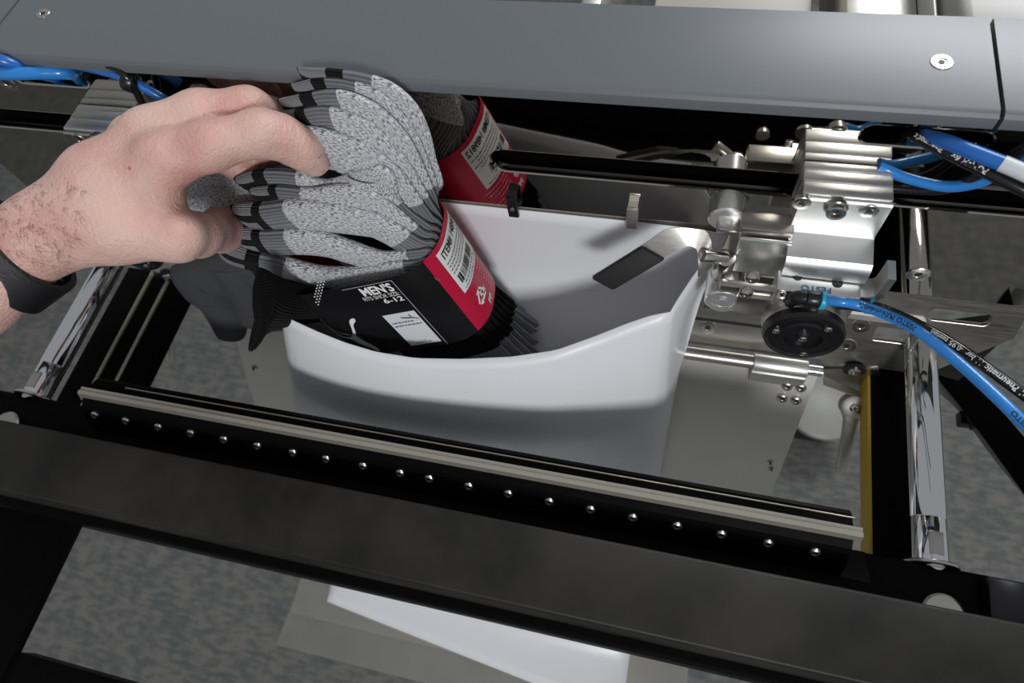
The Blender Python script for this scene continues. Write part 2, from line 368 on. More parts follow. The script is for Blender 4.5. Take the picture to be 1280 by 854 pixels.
g = G(); g.cyl(chute(.1105, 0, .0045), chute(.167, 0, .0045), .0096, 20, .001); g.box(chute(.1105, .022) + Vector((0, -.003, -.004)), chute(.167, .004) + Vector((0, -.006, .002)))
obj('hinge_knuckle', g, M['steel_bright'], ch)
g = G(); g.cyl(chute(.167, 0, .0045), chute(.182, 0, .0045), .0058, 16); obj('hinge_pin', g, M['chrome'], ch)
for q in ((984, 482), (1001, 484), (978, 497), (995, 500)):
    r = ray(*q); t_ = (Vector((0, HY, HZ)).dot(WN)) / r.dot(WN); screw(ch, r * t_, WN, .0062, ME_DOME, 'rivet')
for q in ((963, 578), (964, 586)):
    r = ray(*q); t_ = (Vector((0, HY, HZ)).dot(WN)) / r.dot(WN); screw(ch, r * t_, WN, .0035, ME_DOME, 'rivet')
for q in ((318, 460), (414, 750), (799, 850)):
    r = ray(*q); t_ = (Vector((0, HY, HZ)).dot(WN)) / r.dot(WN); screw(ch, r * t_, WN, .0045, ME_DOME, 'rivet')

# ================================================================== side frame members, guide rods
def member(x0, x1, y0, y1, z0, z1, label, stripes=()):
    t = thing('frame_member', label, 'frame bar')
    g = G(); g.box((x0, y0, z0), (x1, y1, z1), .002); obj('profile', g, M['black'], t)
    for a, b in stripes:
        g = G(); g.box((a, .10, z1 - .001), (b, y1 - .02, z1 + .003), .0008); obj('slot_edge', g, M['rail'], t)
    return t
member(.237, .300, -.60, .40, -.722, -.71, 'black side bar running under the right chrome rod')
mb = member(-.722, -.611, -.60, .40, -.722, -.71, 'black side bar running under the left chrome rod', ((-.682, -.677), (-.653, -.648)))
member(-.611, .237, -.18, -.104, -.74, -.714, 'black cross bar at the bottom left corner of the view', ((0, 0),) if False else ())
ys = thing('safety_strip', 'yellow strip edging the black right side bar', 'strip')
g = G(); g.box((.2335, .16, -.738), (.2368, .40, -.712), .0006); obj('strip', g, M['yellow'], ys)
for x, lb in ((.2668, 'chrome guide rod on the right, beside the blue hose'), (-.699, 'chrome guide rod on the left, below the wristwatch')):
    t = thing('guide_rod', lb, 'guide rod')
    g = G(); g.lathe((x, .135, -.66), (0, 1, 0), [(.0147, 0), (.0149, .002), (.0149, .060), (.0146, .0605), (.0146, .0615), (.0149, .062), (.0149, .245)], 36); obj('shaft', g, M['chrome'], t)
    g = G(); g.lathe((x, .152, -.66), (0, 1, 0), [(.0152, 0), (.0215, .0), (.0225, .0012), (.0225, .003), (.0212, .0042), (.0145, .0042)], 36); obj('end_washer', g, M['screw'], t)
    g = G(); g.box((x - .0058, .162, -.6475), (x + .0058, .182, -.6448), .0003); obj('wrench_flat', g, M['brushed'], t)

# ================================================================== sealing jaw with rail and screws
jw = thing('sealing_jaw', 'long black sealing jaw with a light metal rail and a row of screws', 'sealing bar')
JX0, JX1 = -.5645, .1816
g = G(); g.prism([(.1718, -.6039), (.1718, -.5919), (.1679, -.5880), (.1559, -.5836), (.1460, -.5836), (.1389, -.5875), (.1242, -.6083), (.1242, -.6455), (.1718, -.6455)], JX0, JX1 - .002); obj('jaw_bar', g, M['black'], jw, ang=15)
g = G(); g.prism([(.1564, -.5836), (.1558, -.5798), (.1523, -.5800), (.1514, -.5783), (.1477, -.5789), (.1460, -.5831), (.1439, -.5869)], JX0 - .004, JX1 + .004); obj('clamp_rail', g, M['rail'], jw, ang=15)
g = G(); g.prism([(.1654, -.5877), (.1650, -.5858), (.1641, -.5855), (.1634, -.5868)], JX0 + .04, JX1); obj('edge_strip', g, M['rail'], jw, ang=15)
for q in ((126, 506), (165, 512), (205, 520), (246, 526), (287, 534), (328, 543), (372, 551), (413, 559), (459, 567), (505, 576), (541, 583), (590, 592), (639, 601), (690, 610), (741, 620), (793, 631), (848, 640), (903, 650), (961, 661), (1019, 672)):
    p = P(*q, z=-.5957); p.y = .1331; screw(jw, p, (0, -.82, .58), .0050, ME_DOME)
g = G(); g.box((-.90, .03, -.720), (.56, .1525, -.645), .004); g.box((-.5853, .0656, -.7220), (.2035, .1466, -.6323), .006)
obj('jaw_body', g, M['black'], jw)
g = G(); g.prism([(.1477, -.6564), (.1477, -.6258), (.1203, -.6126), (.1072, -.6126), (.1072, -.6564)], JX0 - .02, JX1 + .02); obj('jaw_base', g, M['black'], jw, ang=15)
for x in (.268, -.699):
    g = G(); g.lathe((x, .112, -.646), (0, 0, 1), [(.017, 0), (.017, .004), (.015, .0055), (.002, .0056)], 28); obj('bolt_head', g, M['brushed'], jw)
g = G(); g.box((.300, .112, -.66), (.336, .150, -.634), .004); g.box((.340, .095, -.70), (.56, .15, -.618), .006); obj('end_block', g, M['plastic'], jw)
bm_ = thing('press_beam', 'wide matt black steel beam in the foreground', 'beam')
g = G(); g.box((-1.0940, .0399, -.7002), (.6564, .1045, -.5689), .0025, 3); obj('beam', g, M['blackmetal'], bm_)

# ================================================================== gripper carriages
def carriage(sx):
    X = (lambda x: x) if sx > 0 else mx_
    side = 'right' if sx > 0 else 'left'
    t = thing('gripper_carriage', {'right': 'aluminium gripper carriage on the right with round black motor and hoses', 'left': 'aluminium gripper carriage on the left, mostly hidden behind the hand'}[side], 'gripper')
    grp = None
    def bx(g, a, b, bev=.001, **k):
        a = list(a); b = list(b); xa, xb = sorted((X(a[0]), X(b[0]))); a[0] = xa; b[0] = xb; return g.box(a, b, bev, **k)
    # clamp block of stacked plates
    g = G()
    for i, (ya, yb) in enumerate(((.3915, .3995), (.3795, .3912), (.3665, .3792))):
        bx(g, (.0965, ya, -.478 + .004 * (2 - i)), (.1615, yb, -.4305), .0015)
    obj('clamp_block', g, M['steel_bright'], t)
    # bent bracket: front flange down, step forward, rounded, down
    prof = [(.3660, -.4325), (.3640, -.4325), (.3628, -.4345), (.3628, -.470), (.3615, -.4735), (.345, -.4755), (.339, -.4770), (.3355, -.4805), (.334, -.486), (.334, -.497), (.337, -.497), (.337, -.487), (.340, -.480), (.346, -.4785), (.3650, -.4765), (.3665, -.470)]
    g = G(); xs = sorted((X(.0965), X(.1615))); g.prism(prof, xs[0], xs[1]); obj('step_bracket', g, M['brushed'] if sx < 0 else M['steel_bright'], t, ang=30)
    for q in ((1002, 254), (1086, 264)):
        p = P(*q, y=.3626); p.x = X(p.x); screw(t, p, (0, -1, 0), .0072)
    p = P(1045, 258, y=.3626); p.x = X(p.x); screw(t, p, (0, -1, 0), .0075, ME_SOCK, 'cap_screw')
    g = G(); g.lathe(p, (0, -1, 0), [(.0088, 0), (.0088, .0028), (.0075, .003)], 24); obj('washer', g, M['screw'], t)
    # side hook
    g = G(); hk = [(.163, -.4770), (.1755, -.4770), (.1755, -.504), (.172, -.5075), (.160, -.5085), (.150, -.5085), (.150, -.504), (.163, -.5035), (.1695, -.501), (.1695, -.482)]
    hk = [(.1705, -.472), (.1765, -.472), (.1765, -.499), (.1735, -.5045), (.167, -.507), (.140, -.507), (.140, -.5015), (.165, -.5015), (.1695, -.4985), (.1705, -.495)]
    n = len(hk); vs = [(X(x), .342, z) for x, z in hk] + [(X(x), .324, z) for x, z in hk]
    g.add(vs, [tuple(range(n)), tuple(range(n, 2 * n))[::-1]] + [(j, (j + 1) % n, n + (j + 1) % n, n + j) for j in range(n)]); obj('side_hook', g, M['steel_bright'], t)
    # actuator body and round motor
    g = G(); bx(g, (.094, .3195, -.566), (.160, .3415, -.4985), .003); obj('actuator_body', g, M['steel_bright'], t)
    ax = Vector((0, -.995, .10)).normalized(); c = Vector((X(.1248), .3214, -.5385))
    g = G(); g.lathe(c, ax, [(.030, -.006), (.0325, -.003), (.0335, .0), (.0335, .0135), (.0325, .0150)], 44); obj('actuator_collar', g, M['brushed'], t)
    m_ = G(); m_.lathe(c, ax, [(.0333, .0142), (.0334, .0200), (.0318, .0232), (.0278, .0240), (.0270, .0225), (.0210, .0225), (.0200, .0245), (.0155, .0245), (.0145, .021), (.006, .021), (.004, .0235), (.001, .0235)], 44)
    mo = obj('motor', m_, M['plastic'], t, ang=20)
    up = Vector((0, ax.z, -ax.y)).normalized(); rt = up.cross(ax)
    for a in (50, 165, 285):
        d = rt * math.cos(math.radians(a)) + up * math.sin(math.radians(a)); screw(mo, c + ax * .0234 + d * .0240, ax, .0034, ME_DOME)
    screw(mo, c + ax * .0235, ax, .004, ME_DOME)
    g = G(); g.box((-.004, -.003, -.002), (.004, .003, .003), .0006)
    bpos = c + up * .0345 + ax * .0135
    g.v = [bpos + Vector((v.x, 0, 0)) + ax * v.y + up * v.z for v in g.v]; obj('index_lug', g, M['screw'], t)
    for q in ((997, 345), (1047, 354)):
        p = P(*q, z=-.4983); p.x = X(p.x); g = G(); g.lathe(p, (0, 0, 1), [(.0042, -.003), (.0042, .0004), (.001, .0005)], 18); obj('bolt_hole', g, M['ink'], t)
    for q in ((977, 369), ):
        p = P(*q, z=-.5005); p.x = X(p.x); screw(t, p, (0, -.3, .95), .0042, ME_DOME)
    # jaw arms and rollers
    def arm(g, p0, p1, w_, h): pass
    up_r = P(910, 249, y=.392); up_r.x = X(up_r.x)
    g = G(); g.lathe(up_r, (0, -1, 0), [(.0120, 0), (.0150, .0018), (.0150, .0215), (.0138, .023), (.006, .023), (.005, .0215), (.001, .0215)], 30); obj('upper_roller', g, M['roller'], t)
    g = G(); bx(g, (.058, .354, -.482), (.099, .373, -.466), .001); bx(g, (.040, .362, -.487), (.064, .374, -.480), .001); obj('upper_arm', g, M['brushed'], t)
    lo_r = P(906, 347, y=.352); lo_r.x = X(lo_r.x); ra = Vector((0, -.99, .05)).normalized()
    g = G(); g.lathe(lo_r, ra, [(.0150, -.004), (.0162, -.002), (.0162, .026), (.0150, .0275), (.0100, .0275), (.0095, .0262), (.006, .0262), (.005, .0285), (.001, .0285)], 30); obj('lower_roller', g, M['roller'], t)
    g = G(); a0 = P(925, 297, y=.350); g.box((a0.x, .3485, -.522), (.100, .352, a0.z), .0015)
    if sx < 0: g.v = [Vector((X(v.x), v.y, v.z)) for v in g.v]
    obj('guard_tab', g, M['steel_bright'], t)
    g = G(); bx(g, (.050, .326, -.530), (.104, .334, -.512), .002); bx(g, (.066, .322, -.550), (.100, .336, -.520), .002); obj('lower_arm', g, M['brushed'], t)
    for q in ((940, 347), (932, 366)):
        p = P(*q, y=.321); p.x = X(p.x); screw(t, p, (0, -1, 0), .0062, ME_DOME)
    # opener: bent strip with rubber pad
    prs = [((740, 345, .331), (768, 360, .325)), ((803, 306, .347), (830, 322, .340)), ((835, 286, .356), (858, 308, .346)), ((872, 286, .357), (869, 310, .347)), ((884, 290, .356), (872, 316, .345)), ((889, 303, .351), (873, 332, .338)), ((889, 322, .345), (873, 346, .333))]
    A_ = [P(a[0], a[1], y=a[2]) for a, b in prs]; B_ = [P(b[0], b[1], y=b[2]) for a, b in prs]; A_ = spline(A_, 5); B_ = spline(B_, 5); rs = []
    for i, (a, b) in enumerate(zip(A_, B_)):
        tg = (A_[min(i + 1, len(A_) - 1)] - A_[max(i - 1, 0)]).normalized(); nn = tg.cross(b - a).normalized() * .0011; rs.append([a + nn, b + nn, b - nn, a - nn])
    if sx < 0: rs = [[Vector((X(v.x), v.y, v.z)) for v in r] for r in rs]
    g = G(); g.rings(rs); obj('opener_strip', g, M['brushed'], t, ang=30)
    a, b, c1 = P(740, 345, y=.331), P(803, 306, y=.347), P(768, 360, y=.325); e1 = b - a; e2 = c1 - a; l1 = e1.length; l2 = e2.length; e1.normalize(); e2.normalize(); nn = e1.cross(e2).normalized()
    if nn.z < 0: nn = -nn
    g = G(); g.box((0, 0, 0), (l1, l2, .008), .0028, 2); g.v = [a + e1 * v.x + e2 * v.y + nn * (v.z - .001) for v in g.v]
    if sx < 0: g.v = [Vector((X(v.x), v.y, v.z)) for v in g.v]
    obj('rubber_pad', g, M['rubber'], t)
    pp = P(905, 328, y=.345); g = G(); g.cyl(P(878, 320, y=.338), P(907, 324, y=.345), .0055, 16, .0006); g.cyl(pp + Vector((0, 0, -.02)), pp + Vector((0, 0, .008)), .009, 18, .001)
    if sx < 0: g.v = [Vector((X(v.x), v.y, v.z)) for v in g.v]
    obj('pivot_bolt', g, M['screw'], t)
    if sx > 0:      # maker's lettering on the body, upside down as seen from here
        v_, f_ = text2d('FESTO', 1.0, .015, 'CENTER'); wd = max(v[0] for v in v_) - min(v[0] for v in v_)
        ctr = P(1020, 362, z=-.4983); k = .0235 / wd
        g = G(); flat(g, v_, f_, lambda x, y: (ctr.x - x * k, ctr.y - y * k * .9 + .003, -.4981)); obj('lettering', g, M['inkblue'], t)
        v_, f_ = text2d('- -- - --', 1.0, 0, 'CENTER')
        g = G(); el = c + ax * .010
        def onc(x, y):
            an = math.radians(150) - x * .0042 / .0335; return c + ax * (.004 + y * .0042) + (rt * math.cos(an) + up * math.sin(an)) * .0337
        flat(g, v_, f_, onc); obj('marking', g, M['inkgrey'], t)
        g = G(); p0 = P(998, 371, y=.313); p1 = P(1024, 375, y=.311)
        g.tube([p0 + Vector((-.004, .002, -.012)), p0 + Vector((0, 0, -.001)), p0 + Vector((.010, -.001, .001)), p1], .0058, 14); g.cyl(p1 - Vector((.010, 0, 0)), p1, .0070, 18, .001)
        obj('hose_fitting', g, M['plastic'], t)
        g = G(); g.cyl(p1, p1 + Vector((.0045, 0, -.0005)), .0078, 18, .0008); obj('release_ring', g, M['teal'], t)
        g = G(); q1 = P(1083, 381, y=.322); g.tube([q1 + Vector((-.03, 0, -.012)), q1 + Vector((-.02, 0, .0)), q1], .0068, 14); obj('hose_fitting', g, M['plastic'], t)
        g = G(); g.cyl(q1, q1 + Vector((.0045, 0, -.0005)), .0075, 18, .0008); obj('release_ring', g, M['teal'], t)
    return t
carriage(1); carriage(-1)
# bag holder fingers on the plate
for (px, py, lb) in ((641, 259, 'small black bag holder tab with a screw beside the red band'), (790, 273, 'small steel bag holder tab above the rubber pad')):
    t = thing('holder_tab', lb, 'holder tab')
    p = P(px, py, y=.3925); g = G(); g.box((p.x - .0055, .390, p.z - .014), (p.x + .0055, .3945, p.z + .016), .0015)
    g.box((p.x - .0045, .3925, p.z + .012), (p.x + .0045, .4005, p.z + .016))
    obj('tab', g, M['plastic'] if px < 700 else M['satin'], t)
    if px < 700: screw(t, p + Vector((0, -.0026, 0)), (0, -1, 0), .0024, ME_DOME)

# ================================================================== clamp levers and chute brackets
for sx, lb in ((1, 'silver clamping lever hanging beside the right chrome rod'), (-1, 'silver clamping lever on the left, under the hanging dark sock')):
    X = (lambda x: x) if sx > 0 else mx_
    t = thing('clamp_lever', lb, 'lever')
    a = P(1066, 508, y=.334); b = P(1049, 590, y=.272)
    d = (b - a).normalized(); A = Vector((X(a.x), a.y, a.z)); B = Vector((X(b.x), b.y, b.z)); d = (B - A).normalized(); n_ = Vector((0, -.55, .83)); n_ = (n_ - d * n_.dot(d)).normalized(); w_ = d.cross(n_)
    g = G(); rs = []
    for k in range(11):
        u = k / 10; c_ = A + d * ((B - A).length * u) + n_ * (.006 * math.sin(u * 3.1)); hw = .0085 * (1 - .35 * u) if u > .12 else .0115; hh = .0055
        if k == 10: hw *= .6
        rs.append([c_ + w_ * (hw * math.copysign(abs(math.cos(th_)) ** .6, math.cos(th_))) + n_ * (hh * math.copysign(abs(math.sin(th_)) ** .6, math.sin(th_))) for th_ in [2 * math.pi * j / 16 for j in range(16)]])
    g.rings(rs); g.lathe(A - n_ * .010, n_, [(.0125, 0), (.0135, .002), (.0135, .017), (.011, .0185)], 24); obj('handle', g, M['satin'], t, ang=40)
    screw(t, A + n_ * .0085, n_, .0055, ME_DOME)
    g = G(); e = A + Vector((.018 * sx, .004, .002)); g.cyl(A + Vector((.004 * sx, 0, -.004)), e, .012, 22, .001); obj('collar', g, M['blackmetal'], t)
    t2 = thing('chute_bracket', 'angled steel bracket holding the ' + ('right' if sx > 0 else 'left') + ' clamping lever', 'bracket')
    q = [P(1030, 462, y=.360), P(1098, 462, y=.360), P(1110, 524, y=.360), P(1098, 526, y=.360), P(1085, 505, y=.360), P(1030, 478, y=.360)]
    q = [Vector((X(v.x), v.y, v.z)) for v in q]; n = len(q); dv = Vector((0, .004, 0))
    g = G(); g.add(q + [v + dv for v in q], [tuple(range(n)), tuple(range(n, 2 * n))[::-1]] + [(j, (j + 1) % n, n + (j + 1) % n, n + j) for j in range(n)]); obj('plate', g, M['brushed'], t2)
    q = [P(1030, 470, y=.358), P(1094, 498, y=.354), P(1092, 503, y=.342), P(1030, 480, y=.342)]; q = [Vector((X(v.x), v.y, v.z)) for v in q]; dv = Vector((0, 0, -.003))
    g = G(); g.add(q + [v + dv for v in q], [(0, 1, 2, 3), (7, 6, 5, 4)] + [(j, (j + 1) % 4, 4 + (j + 1) % 4, 4 + j) for j in range(4)]); obj('flange', g, M['steel_bright'], t2)
    p = P(1068, 462, y=.3585); p.x = X(p.x); g = G(); g.lathe(p, (0, -1, 0), [(.0115, -.002), (.0115, .002), (.008, .0022)], 22); obj('bushing', g, M['plastic'], t2); screw(t2, p + Vector((0, -.002, 0)), (0, -1, 0), .0065, ME_DOME)
# caster and black stops below
t = thing('round_pedestal', 'pale round metal pedestal on the carpet behind the right clamping lever', 'pedestal')
c = P(1030, 505, z=-2.06); g = G(); g.lathe(c + Vector((0, 0, -.03)), (0, 0, 1), [(.10, 0), (.115, .01), (.115, .025), (.10, .035)], 30); obj('foot_plate', g, M['greycable'], t)
g = G(); g.box(c + Vector((-.05, -.06, -.19)), c + Vector((.05, .06, -.02)), .01); obj('foot_base', g, M['plastic'], t)

# right-hand black side structure
t = thing('side_bracket', 'dark steel side bracket behind the hoses at the right edge', 'bracket')
g = G(); pr = [P(1130, 452, z=-.69), P(1185, 400, z=-.69), P(1245, 392, z=-.69), P(1290, 392, z=-.69), P(1205, 470, z=-.69), P(1175, 462, z=-.69)]
n = len(pr); dv = Vector((0, 0, -.012)); g.add(pr + [v + dv for v in pr], [tuple(range(n)), tuple(range(n, 2 * n))[::-1]] + [(j, (j + 1) % n, n + (j + 1) % n, n + j) for j in range(n)]); obj('plate', g, M['blackmetal'], t)
g = G(); pr = [P(1172, 462, z=-.76), P(1215, 470, z=-.76), P(1292, 560, z=-.76), P(1292, 620, z=-.76), P(1240, 548, z=-.76), P(1200, 495, z=-.76)]
n = len(pr); g.add(pr + [v + dv for v in pr], [tuple(range(n)), tuple(range(n, 2 * n))[::-1]] + [(j, (j + 1) % n, n + (j + 1) % n, n + j) for j in range(n)]); obj('arm', g, M['black'], t)

# ================================================================== hoses and cables
def hose(name, pts, r, m, label, cat='hose', **k):
    t = thing(name, label, cat); g = G(); g.tube(pts, r, 14, sub=10); obj('tube', g, m, t); return t, spline(pts, 10)
tb, pth = hose('air_hose', [P(1024, 375, y=.311), P(1050, 377, t=.530), P(1082, 384, t=.527), P(1140, 409, t=.50), P(1200, 455, t=.475), P(1260, 510, t=.45), P(1330, 580, t=.43)], .0042, M['blue'], 'bright blue air hose running from the motor to the right edge')
tk, pth2 = hose('air_hose', [P(1084, 381, y=.322), P(1110, 389, t=.537), P(1150, 407, t=.535), P(1200, 436, t=.515), P(1250, 472, t=.49), P(1330, 530, t=.47)], .0042, M['hoseblack'], 'black air hose with white lettering beside the bright blue one')
def hose_text(par, path, start, text, h, m, flip=True, r=.0044):
    L = [0]
    for a, b in zip(path, path[1:]): L.append(L[-1] + (b - a).length)
    v_, f_ = text2d(text, h, h * .02); wmax = max(v[0] for v in v_)
    def at(s):
        s = max(0, min(L[-1] - 1e-4, s)); i = max(j for j in range(len(L) - 1) if L[j] <= s); return path[i].lerp(path[i + 1], (s - L[i]) / (L[i + 1] - L[i])), (path[i + 1] - path[i]).normalized()
    def fn(x, y):
        s = start + (wmax - x if flip else x); p, tg = at(s); view = (-p).normalized(); view = (view - tg * view.dot(tg)).normalized(); sd = tg.cross(view)
        yy = (y - h * .35) * (1 if flip else -1); an = yy / r; return p + view * (r * math.cos(an)) + sd * (r * math.sin(an)) * 1.0
    g = G(); flat(g, v_, f_, fn); obj('printing', g, m, par)
hose_text(tk, pth2, .055, 'PUN-H 6x1 Pneumatic 11 bar  -0.95 tested', .0058, M['white'])
hose_text(tb, pth, .030, 'FESTO PUN-H-6x0.75', .0052, M['ink']); hose_text(tb, pth, .16, 'FESTO', .0052, M['ink'])
tv, _p = hose('air_hose', [P(1135, 167, y=.420), P(1150, 169, y=.402), P(1175, 175, y=.386), P(1210, 188, y=.372), P(1254, 205, y=.362)], .0052, M['bluedark'], 'dark blue hose with a white sleeve coming out of the small oval slot, upper right')
g = G(); g.tube([P(1252, 204, y=.3625), P(1280, 216, y=.356), P(1330, 240, y=.345)], .0055, 14); obj('sleeve', g, M['hosewhite'], tv, label='white sleeve')
th_, pth3 = hose('air_hose', [P(1128, 163, y=.420), P(1140, 168, y=.402), P(1170, 184, y=.384), P(1215, 206, y=.368), P(1280, 238, y=.352), P(1330, 262, y=.345)], .0044, M['hoseblack'], 'black hose with white lettering coming out of the small oval slot')
hose_text(th_, pth3, .03, 'PUN-H 6x1  Pneumatic', .0056, M['white'])
hose('air_hose', [P(1098, 208, y=.3985), P(1112, 214, y=.397), P(1135, 223, y=.392), P(1180, 233, y=.384), P(1215, 230, y=.380), P(1245, 219, y=.378), P(1300, 190, y=.376)], .0042, M['blue'], 'blue hose looping behind the right gripper block')
hose('air_hose', [P(1112, 235, y=.3985), P(1150, 238, y=.394), P(1185, 236, y=.388), P(1225, 218, y=.380), P(1290, 180, y=.376)], .0036, M['hoseblack'], 'thin black hose crossing the looping blue hose')
hose('air_hose', [P(-20, 92, y=.372), P(20, 92, y=.376), P(60, 91, y=.384), P(88, 92, y=.394), P(98, 97, y=.42)], .0058, M['blue'], 'bright blue hose entering an oval slot at the left edge')
hose('air_hose', [P(-20, 68, y=.378), P(10, 78, y=.380), P(35, 88, y=.386), P(60, 95, y=.40), P(80, 98, y=.42)], .0052, M['bluedark'], 'darker blue hose crossing behind at the far left')
hose('air_hose', [P(50, 76, y=.397), P(100, 82, y=.395), P(150, 95, y=.390), P(190, 115, y=.388), P(212, 128, y=.388)], .0044, M['bluedark'], 'dark blue hose curving down towards the left gripper block')
hose('air_hose', [P(70, 76, y=.394), P(130, 80, y=.390), P(160, 98, y=.384), P(172, 118, y=.384), P(182, 140, y=.386)], .0036, M['hoseblack'], 'thin black hose beside the dark blue one, upper left')
t = thing('cable_tie', 'black cable tie around the hoses at upper left', 'cable tie'); g = G(); p = P(160, 100, y=.386); g.lathe(p - Vector((.004, 0, 0)), (1, 0, -.4), [(.0085, 0), (.0095, .002), (.0095, .008), (.0085, .010)], 16); obj('band', g, M['plastic'], t)
hose('signal_cable', [P(1172, 480, z=-.80), P(1200, 503, z=-.80), P(1225, 535, z=-.80), P(1255, 575, z=-.79), P(1310, 640, z=-.78)], .0078, M['greycable'], 'thick grey cable running beside the right chrome rod', 'cable')
t = thing('cable_tie', 'black tie around the thick grey cable', 'cable tie'); g = G(); p = P(1217, 524, z=-.80); g.lathe(p, (P(1230, 541, z=-.80) - p), [(.0095, 0), (.0105, .001), (.0105, .009), (.0095, .010)], 16); g.box(p + Vector((-.016, -.010, -.008)), p + Vector((-.004, .006, .006)), .001); obj('band', g, M['plastic'], t)

# ================================================================== things beyond the covers
t = thing('rear_housing', 'beige housing behind the grey cover, at the top edge', 'housing')
g = G(); g.box((-.05, .58, -.66), (.115, .95, -.50), .006); obj('panel', g, M['beige'], t)
g = G(); g.box((-.115, .50, -.66), (-.095, .9, -.44), .003); obj('post', g, M['satin'], t)
t = thing('rear_rail', 'steel channel behind the cover joint, top right', 'rail')
g = G(); g.box((.135, .50, -.56), (.198, .95, -.46), .002); obj('channel', g, M['brushed'], t)
g = G(); g.box((.1985, .50, -.56), (.2015, .95, -.43), .0008); obj('edge', g, M['steel_bright'], t)
g = G(); g.box((.150, .515, -.46), (.185, .56, -.44), .002); obj('clip', g, M['plastic'], t)
t = thing('rear_plate', 'thin steel plates behind the middle of the grey cover', 'metal plate')
g = G(); g.box((.0, .50, -.62), (.105, .58, -.55), .002); obj('plate', g, M['brushed'], t)
g = G(); g.cyl((.118, .53, -.50), (.118, .53, -.43), .007, 18, .001); obj('post', g, M['screw'], t)
hose('signal_cable', [(.11, .50, -.47), (.125, .53, -.445), (.14, .51, -.47), (.13, .56, -.45), (.12, .6, -.47)], .004, M['hoseblack'], 'black cable loop behind the cover, top right', 'cable')
t = thing('end_housing', 'off-white housing corner at the top right edge', 'housing')
g = G(); g.box((.206, .485, -.60), (.62, .95, -.40), .008, 3); obj('shell', g, M['offwhite'], t)

# ================================================================== sock pack geometry frame
PA = Vector((.29, -.05, -.955)).normalized()                    # along the socks, towards the cuffs
PN = Vector((.17, -1, 0)); PN = (PN - PA * PN.dot(PA)).normalized()   # out of the front face
PN.normalize(); PW = PA.cross(PN).normalized()
if PW.x > 0: PW = -PW                                            # to the left across the face
BL = .102; BWD = .120; BT = .086; BR = .036; A0 = math.radians(42)
KP = 1.13
P0 = P(528, 327, y=.297)                                         # front face, red border, top edge
# perimeter from red border: u>0 round the red side to the back, u<0 along the front face
def loop_raw(u):
    fw = BWD - BR                      # straight front from border (0) to left rounding
    q = math.pi / 2 * BR; st = BT - 2 * BR
    if u <= 0:
        u = -u
        if u < fw: return PW * u, PN
        u -= fw
        if u < q: a = u / BR; return PW * (fw + BR * math.sin(a)) - PN * (BR * (1 - math.cos(a))), PN * math.cos(a) + PW * math.sin(a)
        u -= q
        if u < st: return PW * (fw + BR) - PN * (BR + u), PW
        u -= st; a = min(u / BR, math.pi / 2); return PW * (fw + BR * math.cos(a)) - PN * (BR + st + BR * math.sin(a)), PW * math.cos(a) - PN * math.sin(a)
    if u < q: a = u / BR; return -PW * (BR * math.sin(a)) - PN * (BR * (1 - math.cos(a))), PN * math.cos(a) - PW * math.sin(a)
    u -= q
    if u < st: return -PW * BR - PN * (BR + u), -PW
    u -= st
    if u < q: a = u / BR; return -PW * (BR * math.cos(a)) - PN * (BR + st + BR * math.sin(a)), -PW * math.cos(a) - PN * math.sin(a)
    u -= q; return PW * u - PN * BT, -PN
def loop_pt(u):
    o, n_ = loop_raw(u + BR * A0); return o - LOOP0, n_
LOOP0 = loop_raw(BR * A0)[0]
def band_pt(u, d, lift=0.0):
    o, n_ = loop_pt(u); taper = 1 - .10 * (d / BL) ** 2
    return P0 + (PA * d + o) * KP + n_ * lift
US = math.pi * BR + (BT - 2 * BR)          # length of the red side
US -= BR * A0; UB = BWD - BR + BR * A0
UT = 2 * UB + 2 * US
pk = thing('sock_pack', 'banded multi-pack of grey and black socks held by the hand above the white bag', 'sock pack')
bd_mats = [M['cardblack'], M['red']]
def strip(u0, u1, nu): return [u0 + (u1 - u0) * i / nu for i in range(nu + 1)]
us = strip(-UB - US, -UB, 16)[:-1] + strip(-UB, 0, 20)[:-1] + strip(0, US, 24)[:-1] + strip(US, US + UB, 20)
g = G(); nd_ = 8; N = len(us)
for lift in (0.0012, 0.0004):
    g.add([band_pt(u, BL * j / nd_, lift) for j in range(nd_ + 1) for u in us], [(j * N + i, j * N + i + 1, (j + 1) * N + i + 1, (j + 1) * N + i) for j in range(nd_) for i in range(N - 1)])
g.m = []
for rep in range(2):
    for j in range(nd_):
        for i in range(N - 1):
            um = (us[i] + us[i + 1]) / 2
            red = (0 < um < US + .05) or (um < -UB - .030) or (um > US + .09 and j < 0)
            g.m.append(1 if red else 0)
b_ = len(g.v) // 2
for i in range(N - 1):
    for row in (0, nd_): g.f.append((row * N + i, row * N + i + 1, b_ + row * N + i + 1, b_ + row * N + i)); g.m.append(g.m[i])
band = obj('paper_band', g, bd_mats, pk, label='red and black printed paper band', ang=60)
def label_quad(name, u0, d0, u1, d1, m, lift=.0016, nu=10, parent=None, lab=None):
    v_, f_ = quadgrid(u0, d0, u1, d1, nu, 3); g = G(); flat(g, v_, f_, lambda x, y: band_pt(x, y, lift)); return obj(name, g, m, parent or band, label=lab)
def label_text(txt, u, d, h, m, lift=.0020, wd=None, off=.0, align='LEFT', name='lettering'):
    v_, f_ = text2d(txt, 1.0, off, align); w0 = max(v[0] for v in v_) - min(v[0] for v in v_); k = h / .72; kx = (wd / w0) if wd else k
    g = G(); flat(g, v_, f_, lambda x, y: band_pt(u + x * kx, d - y * k, lift)); return obj(name, g, m, band)
